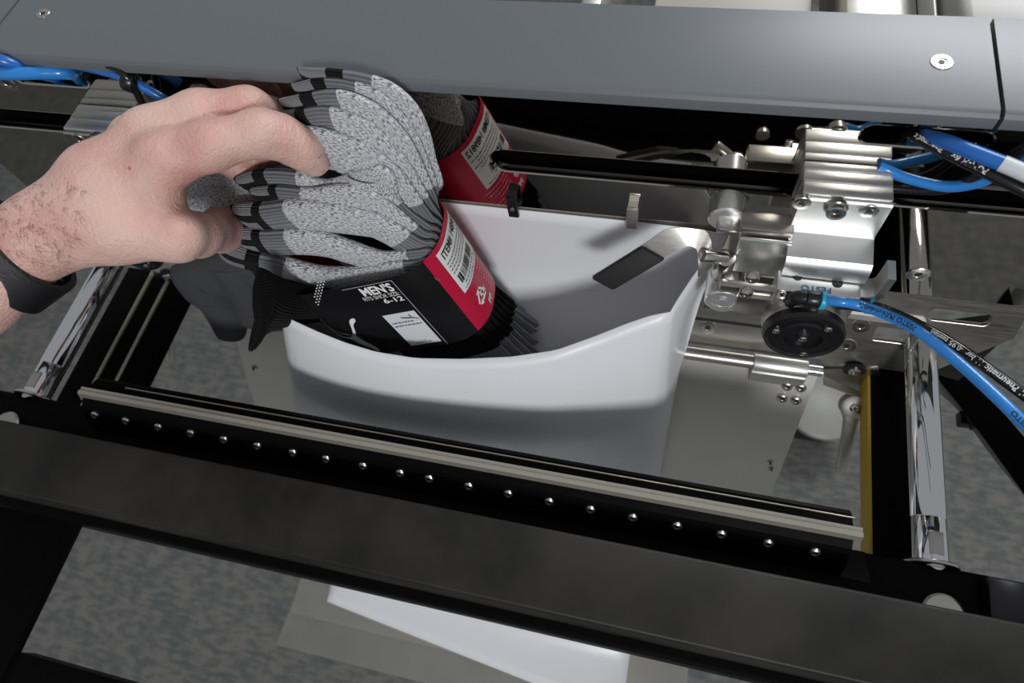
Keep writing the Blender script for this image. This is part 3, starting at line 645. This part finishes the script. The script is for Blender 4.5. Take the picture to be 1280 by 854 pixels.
def bars(name, rects, m, lift=.0020):
    g = G()
    for (u0, d0, u1, d1) in rects:
        v_, f_ = quadgrid(u0, d0, u1, d1, max(1, int(abs(u1 - u0) / .006)), 1); flat(g, v_, f_, lambda x, y: band_pt(x, y, lift))
    return obj(name, g, m, band)
# front face print
label_text("MEN'S", -.0645, .0150, .0105, M['white'], wd=.0300, off=.03)
label_text('FITS SHOE SIZE:', -.0680, .0215, .0052, M['white'], wd=.0345)
label_text('6-12', -.0525, .0290, .0062, M['white'], wd=.0190, off=.02)
bars('rule_line', [(-.0308, .002, -.0302, .1015), (-.0780, .002, -.0302, .0026)], M['line'])
label_quad('care_sticker', -.0660, .0450, -.0342, .0955, M['sticker'], lab='small white care sticker')
def fine(u0, u1, d, h, m, seed, lift=.0021, name='fine_print'):
    rnd = random.Random(seed); rs = []; u = u0
    while u < u1:
        w_ = rnd.uniform(.0008, .0040); rs.append((u, d - h, min(u + w_, u1), d)); u += w_ + .0009
    bars(name, rs, m, lift)
fine(-.0640, -.0420, .0590, .0016, M['inkgrey'], 1, .0022); fine(-.0640, -.0365, .0640, .0016, M['inkgrey'], 2, .0022); fine(-.058, -.042, .0925, .0012, M['inkgrey'], 3, .0022); fine(-.053, -.047, .0898, .0010, M['inkgrey'], 4, .0022)
def hitband(px, py):
    fp = P0 + PN * (BR * (1 - math.cos(A0)) * KP); r = ray(px, py); q = r * (fp.dot(PN) / r.dot(PN)) - P0
    return -(q.dot(PW) / KP + LOOP0.dot(PW)) - BR * A0, q.dot(PA) / KP
cat_z = [(628, 415), (645, 405), (662, 410), (667, 425), (655, 442), (652, 455), (660, 480), (668, 505), (668, 522), (700, 542), (735, 565), (770, 580), (800, 597), (832, 622), (815, 625), (775, 603), (735, 590), (690, 572), (655, 553), (625, 545), (590, 552), (560, 551), (520, 540), (470, 520), (415, 505), (370, 482), (372, 460), (420, 474), (480, 492), (540, 510), (590, 517), (630, 518), (645, 512), (648, 500), (640, 472), (630, 448), (624, 430)]
pts2 = [hitband(320 + x / 5.333, 320 + y / 5.333) for x, y in cat_z]
v_, f_ = plate2d(pts2, [], .0001); g = G(); g.add([band_pt(v.x, v.y, .0019 + v.z) for v in v_], f_); obj('leaping_cat_emblem', g, M['white'], band)
cat_s = [(-.0415 + (x - 645) * .000034, .0515 + (y - 480) * .000036) for x, y in cat_z]
v_, f_ = plate2d(cat_s, [], .0001); g = G(); g.add([band_pt(v.x, v.y, .0022 + v.z) for v in v_], f_); obj('leaping_cat_emblem', g, M['ink'], band)
# red side print
label_quad('barcode_label', .011, .005, .066, .0575, M['white'], lab='white item number and barcode label')
label_text('ITEM# 1489812', .0145, .0155, .0078, M['ink'], lift=.0021, wd=.0490, off=.02)
for k in range(4): fine(.0140, .064 - .006 * (k % 2), .0215 + k * .0040, .0014, M['inkgrey'], 10 + k)
rs_ = []; u = .0150
while u < .052:
    ww = random.choice((.0006, .0011, .0016, .0022)); rs_.append((u, .0375, u + ww, .0475)); u += ww + random.choice((.0007, .0012, .0016))
bars('barcode', rs_, M['ink'], .0021)
fine(.018, .050, .0512, .0014, M['inkgrey'], 20); fine(.0150, .062, .0550, .0012, M['inkgrey'], 21)
for k in range(7): fine(.040 + (k % 3) * .001, .072 - (k % 4) * .004, .0625 + k * .0048, .0012, M['printpink'], 30 + k)
# recycling triangle with 5 and PP
g = G(); cu, cd, rr = .0240, .0780, .0105
V3 = [(cu + rr * math.sin(math.radians(a)), cd - rr * math.cos(math.radians(a))) for a in (0, 120, 240)]
for i in range(3):
    a, b = Vector(V3[i]), Vector(V3[(i + 1) % 3]); d = (b - a); L = d.length; d.normalize(); n2 = Vector((-d.y, d.x)); hw = .0011
    s0, s1 = a + d * L * .16, a + d * L * .66
    q = [s0 + n2 * hw, s0 - n2 * hw, s1 - n2 * hw, s1 + n2 * hw]; g.add([band_pt(p.x, p.y, .002) for p in q], [(0, 1, 2, 3)])
    q = [s1 + n2 * .0032, s1 - n2 * .0032, s1 + d * .0046]; g.add([band_pt(p.x, p.y, .002) for p in q], [(0, 1, 2)])
    c2 = a + d * L * .16; e2 = a + (Vector(V3[i - 1]) - a).normalized() * L * .16
    q = [c2 + n2 * hw, c2 - n2 * hw, e2]; g.add([band_pt(p.x, p.y, .002) for p in q], [(0, 1, 2)])
obj('recycling_mark', g, M['white'], band)
label_text('5', cu - .0026, cd + .0045, .0085, M['white'], off=.02); label_text('PP', cu + .002, cd + .0185, .0066, M['white'], off=.02)
# back face: big 10 on red, black block
label_text('10', US + .008, .030, .026, M['white'], wd=.032, off=.04); fine(US + .009, US + .035, .046, .004, M['white'], 50)
label_quad('black_block', US + .002, .052, US + .05, .1015, M['cardblack'], lift=.0018); fine(US + .006, US + .042, .060, .0022, M['white'], 51, .0022)

# ------------------------------------------------------------------ socks
SB = P0 + PW * (BWD / 2 - BR) - PN * (BT / 2)     # pack axis at band top
def sock(pix, ys, lay, th_px, toe=True, wfoot=.050, z_toe=(.11, .17, .28), zrib=.80, cuffend=.055, cuffcol=None):
    """pix: pixel points along the visible edge from toe to band; ys: depth y for each; lay: 0 back .. 1 front"""
    ys = [min(.384, .302 + (yy - .271) * .76) for yy in ys]
    path = [P(px, py, y=yy) for (px, py), yy in zip(pix, ys)]
    nfoot = len(path)
    ov = max(0, abs(lay - .5) * (BT - .012) - (BT / 2 - BR)); inset = BR - math.sqrt(max(BR * BR - ov * ov, 0)) + .003
    off = PN * ((lay - .5) * (BT - .012))
    def inb(d, ins=inset): return P0 + (-LOOP0 - PN * (BT / 2) + off - PW * BR + PW * ins + PA * d) * KP
    path += [inb(.006), inb(.05), inb(BL), inb(BL + cuffend * .55, inset - .004 - .006 * (1 - lay)), inb(BL + cuffend, inset - .006 - .020 * (1 - lay))]
    sub = 8; pts = spline(path, sub); n = len(pts); kb = (nfoot) * sub
    arc = [0]
    for a, b in zip(pts, pts[1:]): arc.append(arc[-1] + (b - a).length)
    Lf = arc[kb]; th0 = th_px * .60 / F / 2
    NS = 22; rings = []; uvs = []; kinds = []; D = None
    for i, p in enumerate(pts):
        s = arc[i]; T = (pts[max(i - 1, 0)] - pts[min(i + 1, n - 1)]).normalized()   # towards toe
        Dn = Vector((-T.z, 0, T.x)); Dn = (Dn - T * Dn.dot(T)).normalized()
        Dn = Dn.lerp(PW, min(1, max(0, (s - Lf + .03) / .03)))
        D = Dn if D is None else (D * .35 + Dn * .65); D = (D - T * D.dot(T)).normalized()
        Nn = T.cross(D).normalized()
        u = s / Lf
        blend = min(1, max(0, (u - .45) / .55)); blend = blend * blend * (3 - 2 * blend)
        bw = min(1, max(0, (s - Lf - .004) / .05)); bw = bw * bw * (3 - 2 * bw); hw = (wfoot * 1.1 / 2) * (1 - bw) + (.055 - inset * .5) * KP * bw; th = th0 * (1 - blend) + KP * (BT - .010) / 20 * 1.05 * blend
        if u < .08: e = math.sqrt(max(0.02, 1 - (1 - u / .08) ** 2)); hw *= .35 + .65 * e; th *= .25 + .75 * e
        if s > Lf + BL * KP: q = (s - Lf - BL * KP) / (cuffend * KP); th *= 1 + .75 * math.sin(min(1, q) * math.pi * .6); 
        if i == n - 1: th *= .45; hw *= .96
        c_ = p + D * hw; rg = []
        for j in range(NS):
            a = 2 * math.pi * j / NS; ca, sa = math.cos(a), math.sin(a)
            wob = 1 + .05 * math.sin(7 * u + 3 * lay * 9 + 2 * a)
            rg.append(c_ - D * (hw * math.copysign(abs(ca) ** .75, ca)) + Nn * (th * wob * math.copysign(abs(sa) ** .8, sa)))
            aa = a if a <= math.pi else 2 * math.pi - a
            uvs.append((s, (hw * (1 - math.cos(aa)) + th * .6 * aa) * (1 if a <= math.pi else -1)))
        rings.append(rg)
    Lc = arc[-1]
    def zone(i, j):
        s = (arc[i] + arc[i + 1]) / 2; u = s / Lf
        if s > Lc - cuffend * .56: return 4
        if s > Lf + .02: return 3
        if not toe: return 1 if u < zrib else 2
        if u < z_toe[0]:
            a = 2 * math.pi * (j + .5) / NS; aa = min(a, 2 * math.pi - a)
            return 6 if (i < 1 or .95 < aa < 1.30 or 1.9 < aa < 2.3) else 5
        if u < z_toe[1]: return 6
        if u < z_toe[2]: return 2
        return 1 if u < zrib else 2
    g_all = {0: [], 1: [], 2: []}
    names = {0: 'toe', 1: 'foot', 2: 'cuff'}
    res = {}
    for i in range(n - 1):
        for j in range(NS):
            z = zone(i, j); part = 2 if z in (3, 4) else (0 if (toe and (arc[i] + arc[i + 1]) / 2 < Lf * z_toe[1]) else 1)
            g_all[part].append((i, j, z))
    mats6 = [M['mottle'], M['mottle'], M['rib'], M['cuff'], M['cuffgrey'], M['toegrey'], M['ringblack']]
    root = None
    for part in (1, 0, 2):
        if not g_all[part]: continue
        i0 = min(q[0] for q in g_all[part]); i1 = max(q[0] for q in g_all[part]) + 1
        g = G(); g.v = [v for r in rings[i0:i1 + 1] for v in r]; uvv = uvs[i0 * NS:(i1 + 1) * NS]
        for i, j, z in g_all[part]:
            k = (j + 1) % NS; a = i - i0; g.f.append((a * NS + j, a * NS + k, (a + 1) * NS + k, (a + 1) * NS + j)); g.m.append(z)
        if i0 == 0: g.f.append(tuple(range(NS))[::-1]); g.m.append(6 if toe else 1)
        if i1 == n - 1: g.f.append(tuple((i1 - i0) * NS + j for j in range(NS))); g.m.append(4)
        if part == 1: root = obj('sock', g, mats6, pk, ang=70, uv=uvv)
        else: obj(names[part], g, mats6, root, ang=70, uv=uvv)
    return root
def yl(a, b, n): return [a + (b - a) * k / (n - 1) for k in range(n)]
S = [
 ([(371, 84), (390, 85), (410, 86), (450, 91), (490, 104), (520, 130), (537, 163), (546, 200), (554, 232)], (.372, .352), 14),
 ([(362, 106), (392, 98), (429, 99), (468, 110), (494, 130), (518, 160), (534, 195), (548, 235)], (.366, .344), 13),
 ([(346, 124), (378, 117), (410, 112), (438, 116), (471, 131), (499, 156), (520, 186), (544, 240)], (.358, .335), 15),
 ([(340, 141), (372, 137), (405, 133), (433, 140), (468, 155), (494, 181), (515, 208), (542, 255)], (.350, .326), 18),
 ([(320, 175), (360, 160), (395, 160), (424, 168), (459, 180), (485, 198), (508, 222), (540, 268)], (.338, .316), 20),
 ([(292, 222), (325, 213), (370, 215), (405, 226), (445, 215), (474, 207), (494, 222), (503, 252), (536, 280)], (.322, .307), 22),
 ([(310, 236), (345, 233), (385, 236), (430, 232), (465, 238), (498, 262), (530, 288)], (.306, .298), 20),
 ([(288, 257), (325, 256), (365, 252), (420, 257), (465, 266), (497, 281), (528, 300)], (.290, .289), 28),
 ([(286, 287), (325, 289), (365, 288), (405, 293), (442, 305), (480, 316), (522, 312)], (.274, .280), 26),
 ([(274, 303), (308, 314), (345, 322), (395, 336), (440, 337), (485, 329), (518, 326)], (.256, .271), 27),
]
for i, (px, (ya, yb), tp) in enumerate(S):
    sock(px, yl(ya, yb, len(px)), i / 10 * .98, tp, cuffend=.082 + .010 * math.sin(i * 1.3), wfoot=(.05, .05, .05, .05, .045, .04, .034, .032, .030, .026)[i], zrib=.80 if i < 6 else .86)
# two more feet seen between thumb and finger
def loose(pix, y0, y1, rpx, wd, mats, zones, name='sock', dirD=None, dy=.036):
    path = [P(a, b, y=y + dy) for (a, b), y in zip(pix, yl(y0, y1, len(pix)))]; pts = spline(path, 8); NS = 20; rings = []; uvs = []; s = 0; arc = [0]
    for a, b in zip(pts, pts[1:]): arc.append(arc[-1] + (b - a).length)
    L = arc[-1]; D = None
    for i, p in enumerate(pts):
        T = (pts[max(i - 1, 0)] - pts[min(i + 1, len(pts) - 1)]).normalized(); Dn = Vector(dirD) if dirD else Vector((-T.z, 0, T.x)); D = (Dn - T * Dn.dot(T)).normalized(); Nn = T.cross(D).normalized()
        u = arc[i] / L; rp = rpx if not callable(rpx) else rpx(u); th = rp * .60 / F; hw = (wd(u) if callable(wd) else wd) / 2 * 1.12
        if u < .1: e = math.sqrt(max(.03, 1 - (1 - u / .1) ** 2)); hw *= .4 + .6 * e; th *= .3 + .7 * e
        c_ = p + D * hw
        for j in range(NS):
            a = 2 * math.pi * j / NS; ca, sa = math.cos(a), math.sin(a); wob = 1 + .08 * math.sin(9 * u + 2 * a)
            uvs.append((arc[i], hw * (1 - math.cos(min(a, 2 * math.pi - a))) + th * min(a, 2 * math.pi - a)))
        rings.append([c_ - D * (hw * math.copysign(abs(math.cos(2 * math.pi * j / NS)) ** .8, math.cos(2 * math.pi * j / NS))) + Nn * (th * (1 + .10 * math.sin(9 * u + 4 * math.pi * j / NS)) * math.sin(2 * math.pi * j / NS)) for j in range(NS)])
    g = G(); g.rings(rings, True); g.m = [zones(((i // NS) + .5) / (len(rings) - 1)) if i < NS * (len(rings) - 1) else zones(0) for i in range(len(g.f))]
    return obj(name, g, mats, pk, ang=70, uv=uvs)
loose([(185, 212), (222, 208), (262, 204), (300, 200), (340, 200), (390, 208)], .372, .372, 11, .034, [M['mottle'], M['rib']], lambda u: 0, dirD=(.15, -.80, -.58), dy=0)
loose([(185, 244), (226, 236), (262, 228), (300, 229), (340, 238), (390, 252)], .356, .352, 12, .042, [M['mottle'], M['rib']], lambda u: 0, dirD=(.15, -.80, -.58), dy=0)
# black sole-up sock in front, with the dark grey foot hanging on the left
bs = loose([(326, 334), (348, 345), (372, 355), (398, 361), (425, 360), (452, 355)], .250, .286, lambda u: 13, lambda u: (.034 + .113 * u) if u < .3 else (.068 - .054 * (u - .3)), [M['cuff']], lambda u: 0, dirD=(.10, -.02, -.98), dy=.012)
g = G()
for r_ in range(9):
    for c_ in range(3):
        if r_ + c_ * 2 < 10:
            p = P(398 - c_ * 3.6 + 7 - r_ * .9, 352 + r_ * 3.6 + c_ * .6, y=.2545); q = p; rr = ray(398, 365).normalized(); g.lathe(p, -rr, [(.0009, 0), (.0007, .0006), (.0001, .0007)], 6)
obj('stitch_dots', g, M['line'], bs)
dk = loose([(272, 420), (262, 402), (250, 385), (232, 372), (216, 350), (214, 334), (235, 326), (262, 322)], .262, .272, lambda u: 13, lambda u: .030 + .035 * min(1, u * 2.2), [M['dark']], lambda u: 0, dirD=(.95, .0, -.25))
dk2 = loose([(300, 404), (286, 372), (268, 346), (252, 326), (275, 318), (310, 320)], .250, .262, lambda u: 12, lambda u: .052, [M['dark']], lambda u: 0, dirD=(.80, .05, -.30))

# ================================================================== poly bag
bg = thing('poly_bag', 'open white poly mailer bag hanging below the socks', 'bag')
back = [(-.392, .396), (-.34, .3975), (-.28, .3980), (-.20, .3982), (-.12, .3982), (-.04, .3980), (.02, .3972), (.050, .3945)]
frontP = [(912, 284), (893, 310), (868, 343), (846, 376), (838, 390), (815, 394), (785, 404), (745, 420), (695, 438), (640, 446), (580, 449), (520, 448), (470, 440), (430, 428), (393, 413), (352, 394)]
ZR = -.530
fr = []
FZS = [-.530, -.532, -.536, -.541, -.544, -.547, -.554, -.564, -.572, -.577, -.579, -.578, -.574, -.568, -.560, -.548]
for q, zz in zip(frontP, FZS): v = P(*q, z=zz); fr.append((v.x, min(v.y, .3945), zz))
back = [(a, b, ZR) for a, b in back]
fr += [(-.372, .30, -.55), (-.388, .345, -.54), (-.395, .385, -.532)]
rim = back + fr
nb, nf = 30, 50
def seg(poly, n):
    pv = [Vector((p[0], p[1], p[2])) for p in poly]; L = [0]
    for a, b in zip(pv, pv[1:]): L.append(L[-1] + (b - a).length)
    out = []
    for k in range(n + 1):
        s = L[-1] * k / n; i = max([j for j in range(len(L) - 1) if L[j] <= s + 1e-9]); out.append(pv[i].lerp(pv[i + 1], (s - L[i]) / (L[i + 1] - L[i])))
    return out
icr = 4                                   # index in fr of the right front corner
side = seg(fr[:icr + 1], 12); frn = seg(fr[icr:16], 40); sl = seg(fr[15:], 10); bk = seg(back, nb)
ringRim = bk[:-1] + side[:-1] + frn[:-1] + sl
# flat position on the chute for each rim vertex: back layer left->right, then front layer right->left
nb_ = len(bk) - 1; ns_ = 12; nl_ = len(sl)
fx = []
XL, XR = -.472, .032
for k in range(nb_): fx.append((XL + (XR - XL) * k / nb_, 0))
for k in range(12): fx.append((XR, k / 12))
for k in range(40): fx.append((XR + (XL - XR) * k / 40, 1))
for k in range(nl_): fx.append((XL, 1 - k / (nl_ - 1)))
rows = 44; g = G(); rings = []
def smooth(t): t = max(0, min(1, t)); return t * t * (3 - 2 * t)
def along(path, s_):
    for a, b in zip(path, path[1:]):
        L = (b - a).length
        if s_ <= L: return a.lerp(b, s_ / L)
        s_ -= L
    return path[-1]
for j_, (pr, (xf, lay)) in enumerate(zip(ringRim, fx)):
    xr = (xf - XL) / (XR - XL); blg = math.sin(math.pi * xr) ** .5 if 0 < xr < 1 else 0
    endy = .022 - .062 * xr
    backp = [pr.copy(), Vector((pr.x * .8 + xf * .2, pr.y - .002, pr.z - .05)), Vector((pr.x * .5 + xf * .5, .384, -.635)), Vector((xf * .8 + pr.x * .2, .345, -.688)), chute(xf, .03, .0145), chute(xf, .10, .008), chute(xf, .3, .004), chute(xf, .52, .004), Vector((xf, SY - .02, SZ + .0035)), Vector((xf, endy, SZ + .004))]
    f1 = chute(xf, .19, .020 + .035 * blg); m1 = pr.lerp(f1, .5); m1 = m1 + Vector((0, -.022 * blg, .0)); 
    frontp = [pr.copy(), pr.lerp(m1, .5) + Vector((0, -.012 * blg, 0)), m1, f1, chute(xf, .30, .008 + .030 * blg), chute(xf, .42, .007 + .022 * blg), chute(xf, .52, .008 + .016 * blg), Vector((xf, SY - .025, SZ + .008 + .014 * blg)), Vector((xf, endy, SZ + .0045))]
    bp_ = spline(backp, 6); fp_ = spline(frontp, 6)
    lb = sum((b - a).length for a, b in zip(bp_, bp_[1:])); lf = sum((b - a).length for a, b in zip(fp_, fp_[1:]))
    rings.append([along(bp_, lb * k / rows * .9999).lerp(along(fp_, lf * k / rows * .9999), smooth(lay)) for k in range(rows + 1)])
rings = [[rings[j][k] for j in range(len(rings))] for k in range(rows + 1)]
# rim height detail: front edge sags slightly under the socks, back edge level
for j, pr in enumerate(ringRim):
    pass
g.rings(rings, False)
bag = obj('bag_film', g, M['bag'], bg, ang=80, fixn=True)
sol = bag.modifiers.new('film', 'SOLIDIFY'); sol.thickness = .0005; sol.offset = 0

# ================================================================== person: hand and forearm as one surface
def sdf_mesh(prims, res, k):
    lo = np.min([np.minimum(np.array(a), np.array(b)) - max(ra, rb) * 1.3 for a, b, ra, rb, _ in prims], axis=0) - res * 3
    hi = np.max([np.maximum(np.array(a), np.array(b)) + max(ra, rb) * 1.3 for a, b, ra, rb, _ in prims], axis=0) + res * 3
    n = np.ceil((hi - lo) / res).astype(int) + 1
    ax = [lo[i] + res * np.arange(n[i]) for i in range(3)]
    X, Y, Z = np.meshgrid(*ax, indexing='ij')
    groups = {}
    for a, b, ra, rb, gid in prims:
        a = np.array(a); b = np.array(b); ab = b - a; L2 = ab.dot(ab) + 1e-12
        t = np.clip(((X - a[0]) * ab[0] + (Y - a[1]) * ab[1] + (Z - a[2]) * ab[2]) / L2, 0, 1)
        d = np.sqrt((X - a[0] - t * ab[0]) ** 2 + (Y - a[1] - t * ab[1]) ** 2 + (Z - a[2] - t * ab[2]) ** 2) - (ra + (rb - ra) * t)
        groups[gid] = d if gid not in groups else smin(groups[gid], d, k if gid == 0 else k * .55)
    D = None
    for gid in sorted(groups): D = groups[gid] if D is None else smin(D, groups[gid], k * .5)
    # surface nets
    s = D < 0
    c = np.zeros(np.array(D.shape) - 1, dtype=np.int8)
    for dx in (0, 1):
        for dy in (0, 1):
            for dz in (0, 1): c += s[dx:D.shape[0] - 1 + dx, dy:D.shape[1] - 1 + dy, dz:D.shape[2] - 1 + dz]
    act = (c > 0) & (c < 8); idx = -np.ones(act.shape, dtype=np.int64); cells = np.argwhere(act); idx[act] = np.arange(len(cells))
    pos = np.zeros((len(cells), 3)); cnt = np.zeros(len(cells))
    corners = [(x, y, z) for x in (0, 1) for y in (0, 1) for z in (0, 1)]
    for p in range(8):
        for q in range(p + 1, 8):
            A, B = np.array(corners[p]), np.array(corners[q])
            if np.abs(A - B).sum() != 1: continue
            da = D[tuple((cells + A).T)]; db = D[tuple((cells + B).T)]; cr = (da < 0) != (db < 0)
            tt = np.where(cr, da / np.where(cr, da - db, 1), 0); pos += np.where(cr[:, None], A + (B - A) * tt[:, None], 0); cnt += cr
    V = lo + (cells + pos / cnt[:, None]) * res
    faces = []
    for axis in range(3):
        o1, o2 = (axis + 1) % 3, (axis + 2) % 3
        sl0 = [slice(None)] * 3; sl1 = [slice(None)] * 3; sl0[axis] = slice(0, -1); sl1[axis] = slice(1, None)
        e = np.argwhere(s[tuple(sl0)] != s[tuple(sl1)]); e = e[(e[:, o1] > 0) & (e[:, o2] > 0) & (e[:, o1] < act.shape[o1]) & (e[:, o2] < act.shape[o2])]
        d1 = np.zeros(3, int); d1[o1] = 1; d2 = np.zeros(3, int); d2[o2] = 1
        q = np.stack([idx[tuple(e.T)], idx[tuple((e - d1).T)], idx[tuple((e - d1 - d2).T)], idx[tuple((e - d2).T)]], 1)
        flip = s[tuple(e.T)]; q[~flip] = q[~flip][:, ::-1]; faces.append(q)
    return V, np.concatenate(faces)
def smin(a, b, k):
    h = np.clip(.5 + .5 * (b - a) / k, 0, 1); return b * (1 - h) + a * h - k * h * (1 - h)
def H(px, py, t, r): t *= 1.085; p = P(px, py, t=t); return (p.x, p.y, p.z), r * t / F
prims = []
def chain(gid, *nodes):
    for a, b in zip(nodes, nodes[1:]): prims.append((a[0], b[0], a[1], b[1], gid))
# forearm and wrist (flattened: two parallel bones)
chain(0, H(-120, 410, .50, 54), H(-40, 352, .495, 45), H(45, 290, .495, 36)); chain(0, H(-110, 435, .505, 52), H(-30, 368, .495, 46), H(58, 305, .495, 37))
# palm: metacarpals
chain(0, H(48, 290, .495, 36), H(125, 236, .492, 33), H(214, 200, .487, 32)); chain(0, H(45, 284, .50, 33), H(115, 214, .50, 28), H(190, 166, .50, 28))
chain(0, H(45, 288, .515, 32), H(115, 222, .525, 29), H(178, 176, .53, 26)); chain(0, H(45, 300, .52, 31), H(115, 244, .545, 29), H(170, 204, .555, 25))
chain(0, H(55, 300, .495, 37), H(110, 272, .495, 37), H(170, 254, .500, 34)); chain(0, H(115, 254, .51, 36), H(195, 224, .51, 31))
# thumb
chain(1, H(75, 300, .495, 38), H(150, 290, .495, 38), H(222, 297, .498, 29), H(248, 294, .528, 26), H(276, 288, .585, 26), H(302, 282, .63, 21))
chain(0, H(140, 285, .495, 38), H(200, 262, .502, 30))
# index
chain(2, H(205, 198, .487, 35), H(262, 182, .483, 30), H(326, 166, .487, 27.5), H(352, 172, .497, 25.5), H(378, 186, .510, 24), H(393, 202, .522, 19))
# middle
chain(3, H(185, 168, .50, 33), H(250, 145, .503, 30), H(310, 138, .512, 27), H(338, 148, .535, 24), H(352, 172, .56, 20))
# ring
chain(4, H(168, 172, .53, 29), H(240, 160, .545, 26), H(296, 156, .56, 24), H(325, 172, .575, 21), H(340, 196, .585, 17))
# little
chain(5, H(160, 198, .55, 26), H(222, 190, .565, 23), H(270, 192, .575, 20), H(300, 208, .585, 17), H(318, 225, .59, 14))
V, Fc = sdf_mesh(prims, .0026, .017)
pe = thing('person', 'bare left hand and wrist reaching in from the left, gripping the sock pack', 'person')
g = G(); g.v = [Vector(v) for v in V]; g.f = [tuple(int(i) for i in f) for f in Fc]; g.m = [0] * len(g.f)
hand = obj('hand', g, M['skin'], pe, ang=180)
sm = hand.modifiers.new('soft', 'SMOOTH'); sm.factor = .5; sm.iterations = 4
# fine hairs on the wrist, one tuft of strands
def hitmesh_normals():
    nrm = np.zeros_like(V)
    a, b, c_ = V[Fc[:, 0]], V[Fc[:, 1]], V[Fc[:, 2]]; fn = np.cross(b - a, c_ - a)
    for k in range(4): np.add.at(nrm, Fc[:, k], fn)
    return nrm / (np.linalg.norm(nrm, axis=1, keepdims=True) + 1e-12)
VN = hitmesh_normals(); rc = np.array([[dX[k], dY[k], dZ[k]] for k in range(3)]); cc = V @ rc.T; pxs = 640 + F * cc[:, 0] / cc[:, 2]; pys = 427 + F * cc[:, 1] / cc[:, 2]
facing = np.einsum('ij,ij->i', VN, -V / np.linalg.norm(V, axis=1, keepdims=True))
if np.mean(facing[(pxs > 150) & (pxs < 220)]) < 0 and False: VN = -VN
cand = np.argwhere((facing > .05) & (pxs > -10) & (pxs < 105) & (pys > 225) & (pys < 345) & (pxs + (pys - 285) * .3 < 100)).ravel()
g = G(); rnd = random.Random(3)
hd = (P(-40, 330, t=.54) - P(60, 300, t=.54)).normalized() * -1; hd2 = (P(40, 330, t=.54) - P(40, 290, t=.54)).normalized()
for k in range(230):
    if len(cand) == 0: break
    i_ = rnd.choice(list(cand)); p = Vector(V[i_]); n_ = Vector(VN[i_]); dd = (hd * rnd.uniform(.2, .8) + hd2 * rnd.uniform(.2, .9) + n_ * .25).normalized(); L = rnd.uniform(.006, .013)
    q = [p - n_ * .0005, p + dd * L * .5 + n_ * .0012, p + dd * L + n_ * .0004]; sdv = dd.cross(n_).normalized()
    rs = [[q[m] + sdv * w_, q[m] - sdv * w_ * .5 + n_ * w_, q[m] - sdv * w_ * .5 - n_ * w_] for m, w_ in enumerate((.00017, .00013, .00004))]; g.rings(rs, False)
if g.v: obj('arm_hair', g, M['hair'], pe, kind='stuff', label='short dark hairs on the wrist')
g = G(); rr = ray(163, 211).normalized(); d2 = (pxs - 163) ** 2 + (pys - 211) ** 2 + (facing < .2) * 1e6; i_ = int(np.argmin(d2)); n_ = Vector(VN[i_]); g.lathe(Vector(V[i_]) - n_ * .0012, n_, [(.0028, 0), (.0024, .0008), (.0012, .0012), (.0001, .0013)], 14); obj('skin_spot', g, M['crease'], pe, label='small red spot')
def nail(px, py, r_):
    d2 = (pxs - px) ** 2 + (pys - py) ** 2 + (facing < -.2) * 1e6; i_ = int(np.argmin(d2)); n_ = Vector(VN[i_]); return Vector(V[i_]), n_
p_, n_ = nail(404, 203, 1); tgv = (P(398, 210, t=.60) - P(378, 186, t=.575)).normalized(); tgv = (tgv - n_ * tgv.dot(n_)).normalized(); sv = n_.cross(tgv)
g = G(); rs = []
for k in range(7):
    u = k / 6 * 2 - 1; ww = .0085 * math.sqrt(max(.05, 1 - (u * .9) ** 4)); rs.append([p_ + tgv * (u * .0095) + sv * (ww * x) + n_ * (.0012 - .0045 * x * x) for x in (-1, -.6, -.2, .2, .6, 1)])
g.rings(rs, False, closed=False); obj('fingernail', g, M['nail'], pe)
# ------------------------------------------------------------------ wristwatch
wt = thing('wristwatch', 'black rubber watch strap around the wrist at the left edge', 'watch')
ca = P(-60, 368, t=.5425); cb = P(45, 290, t=.537); axw = (cb - ca).normalized(); cen = P(10, 318, t=.539)
vd = ray(10, 318).normalized(); vd = (vd - axw * vd.dot(axw)).normalized(); sd = axw.cross(vd).normalized()
g = G(); NS = 48; rings = []
RA, RB = 66 * .539 / F, 47 * .539 / F
prof = [(-.0165, 0), (-.0165, .0045), (-.0150, .006), (.0150, .006), (.0165, .0045), (.0165, 0)]
for h, dr in prof:
    rings.append([cen + axw * h + sd * ((RA + dr) * math.copysign(abs(math.cos(a)) ** .8, math.cos(a))) + vd * ((RB + dr) * math.copysign(abs(math.sin(a)) ** .8, math.sin(a))) for a in [2 * math.pi * j / NS for j in range(NS)]])
rings.append(rings[0]); g.rings(rings, False); obj('strap', g, M['strap'], wt, ang=40)
g = G()
for k in range(4):
    a = -.25 - k * .16 if False else math.radians(-62 + k * 13); p = cen + axw * (-.004) + sd * ((RA + .0062) * math.cos(a)) + vd * ((RB + .0062) * math.sin(a)); g.lathe(p, (p - cen), [(.0016, -.001), (.0016, .0003), (.0004, .0004)], 10)
obj('strap_hole', g, M['screw'], wt)

# ================================================================== set origins and parent offsets
for o in OBJ:
    if o.type == 'EMPTY':
        lo = Vector((1e9,) * 3); hi = -lo
        for ch_ in o.children_recursive:
            if ch_ in WLOC and ch_.type == 'MESH':
                for c_ in ch_.bound_box:
                    q = WLOC[ch_] + Vector(c_) * ch_.scale.x; lo = Vector(map(min, lo, q)); hi = Vector(map(max, hi, q))
        WLOC[o] = Vector(((lo.x + hi.x) / 2, (lo.y + hi.y) / 2, lo.z))
for o in OBJ:
    o.location = WLOC[o] - (WLOC[o.parent] if o.parent else Vector((0, 0, 0)))
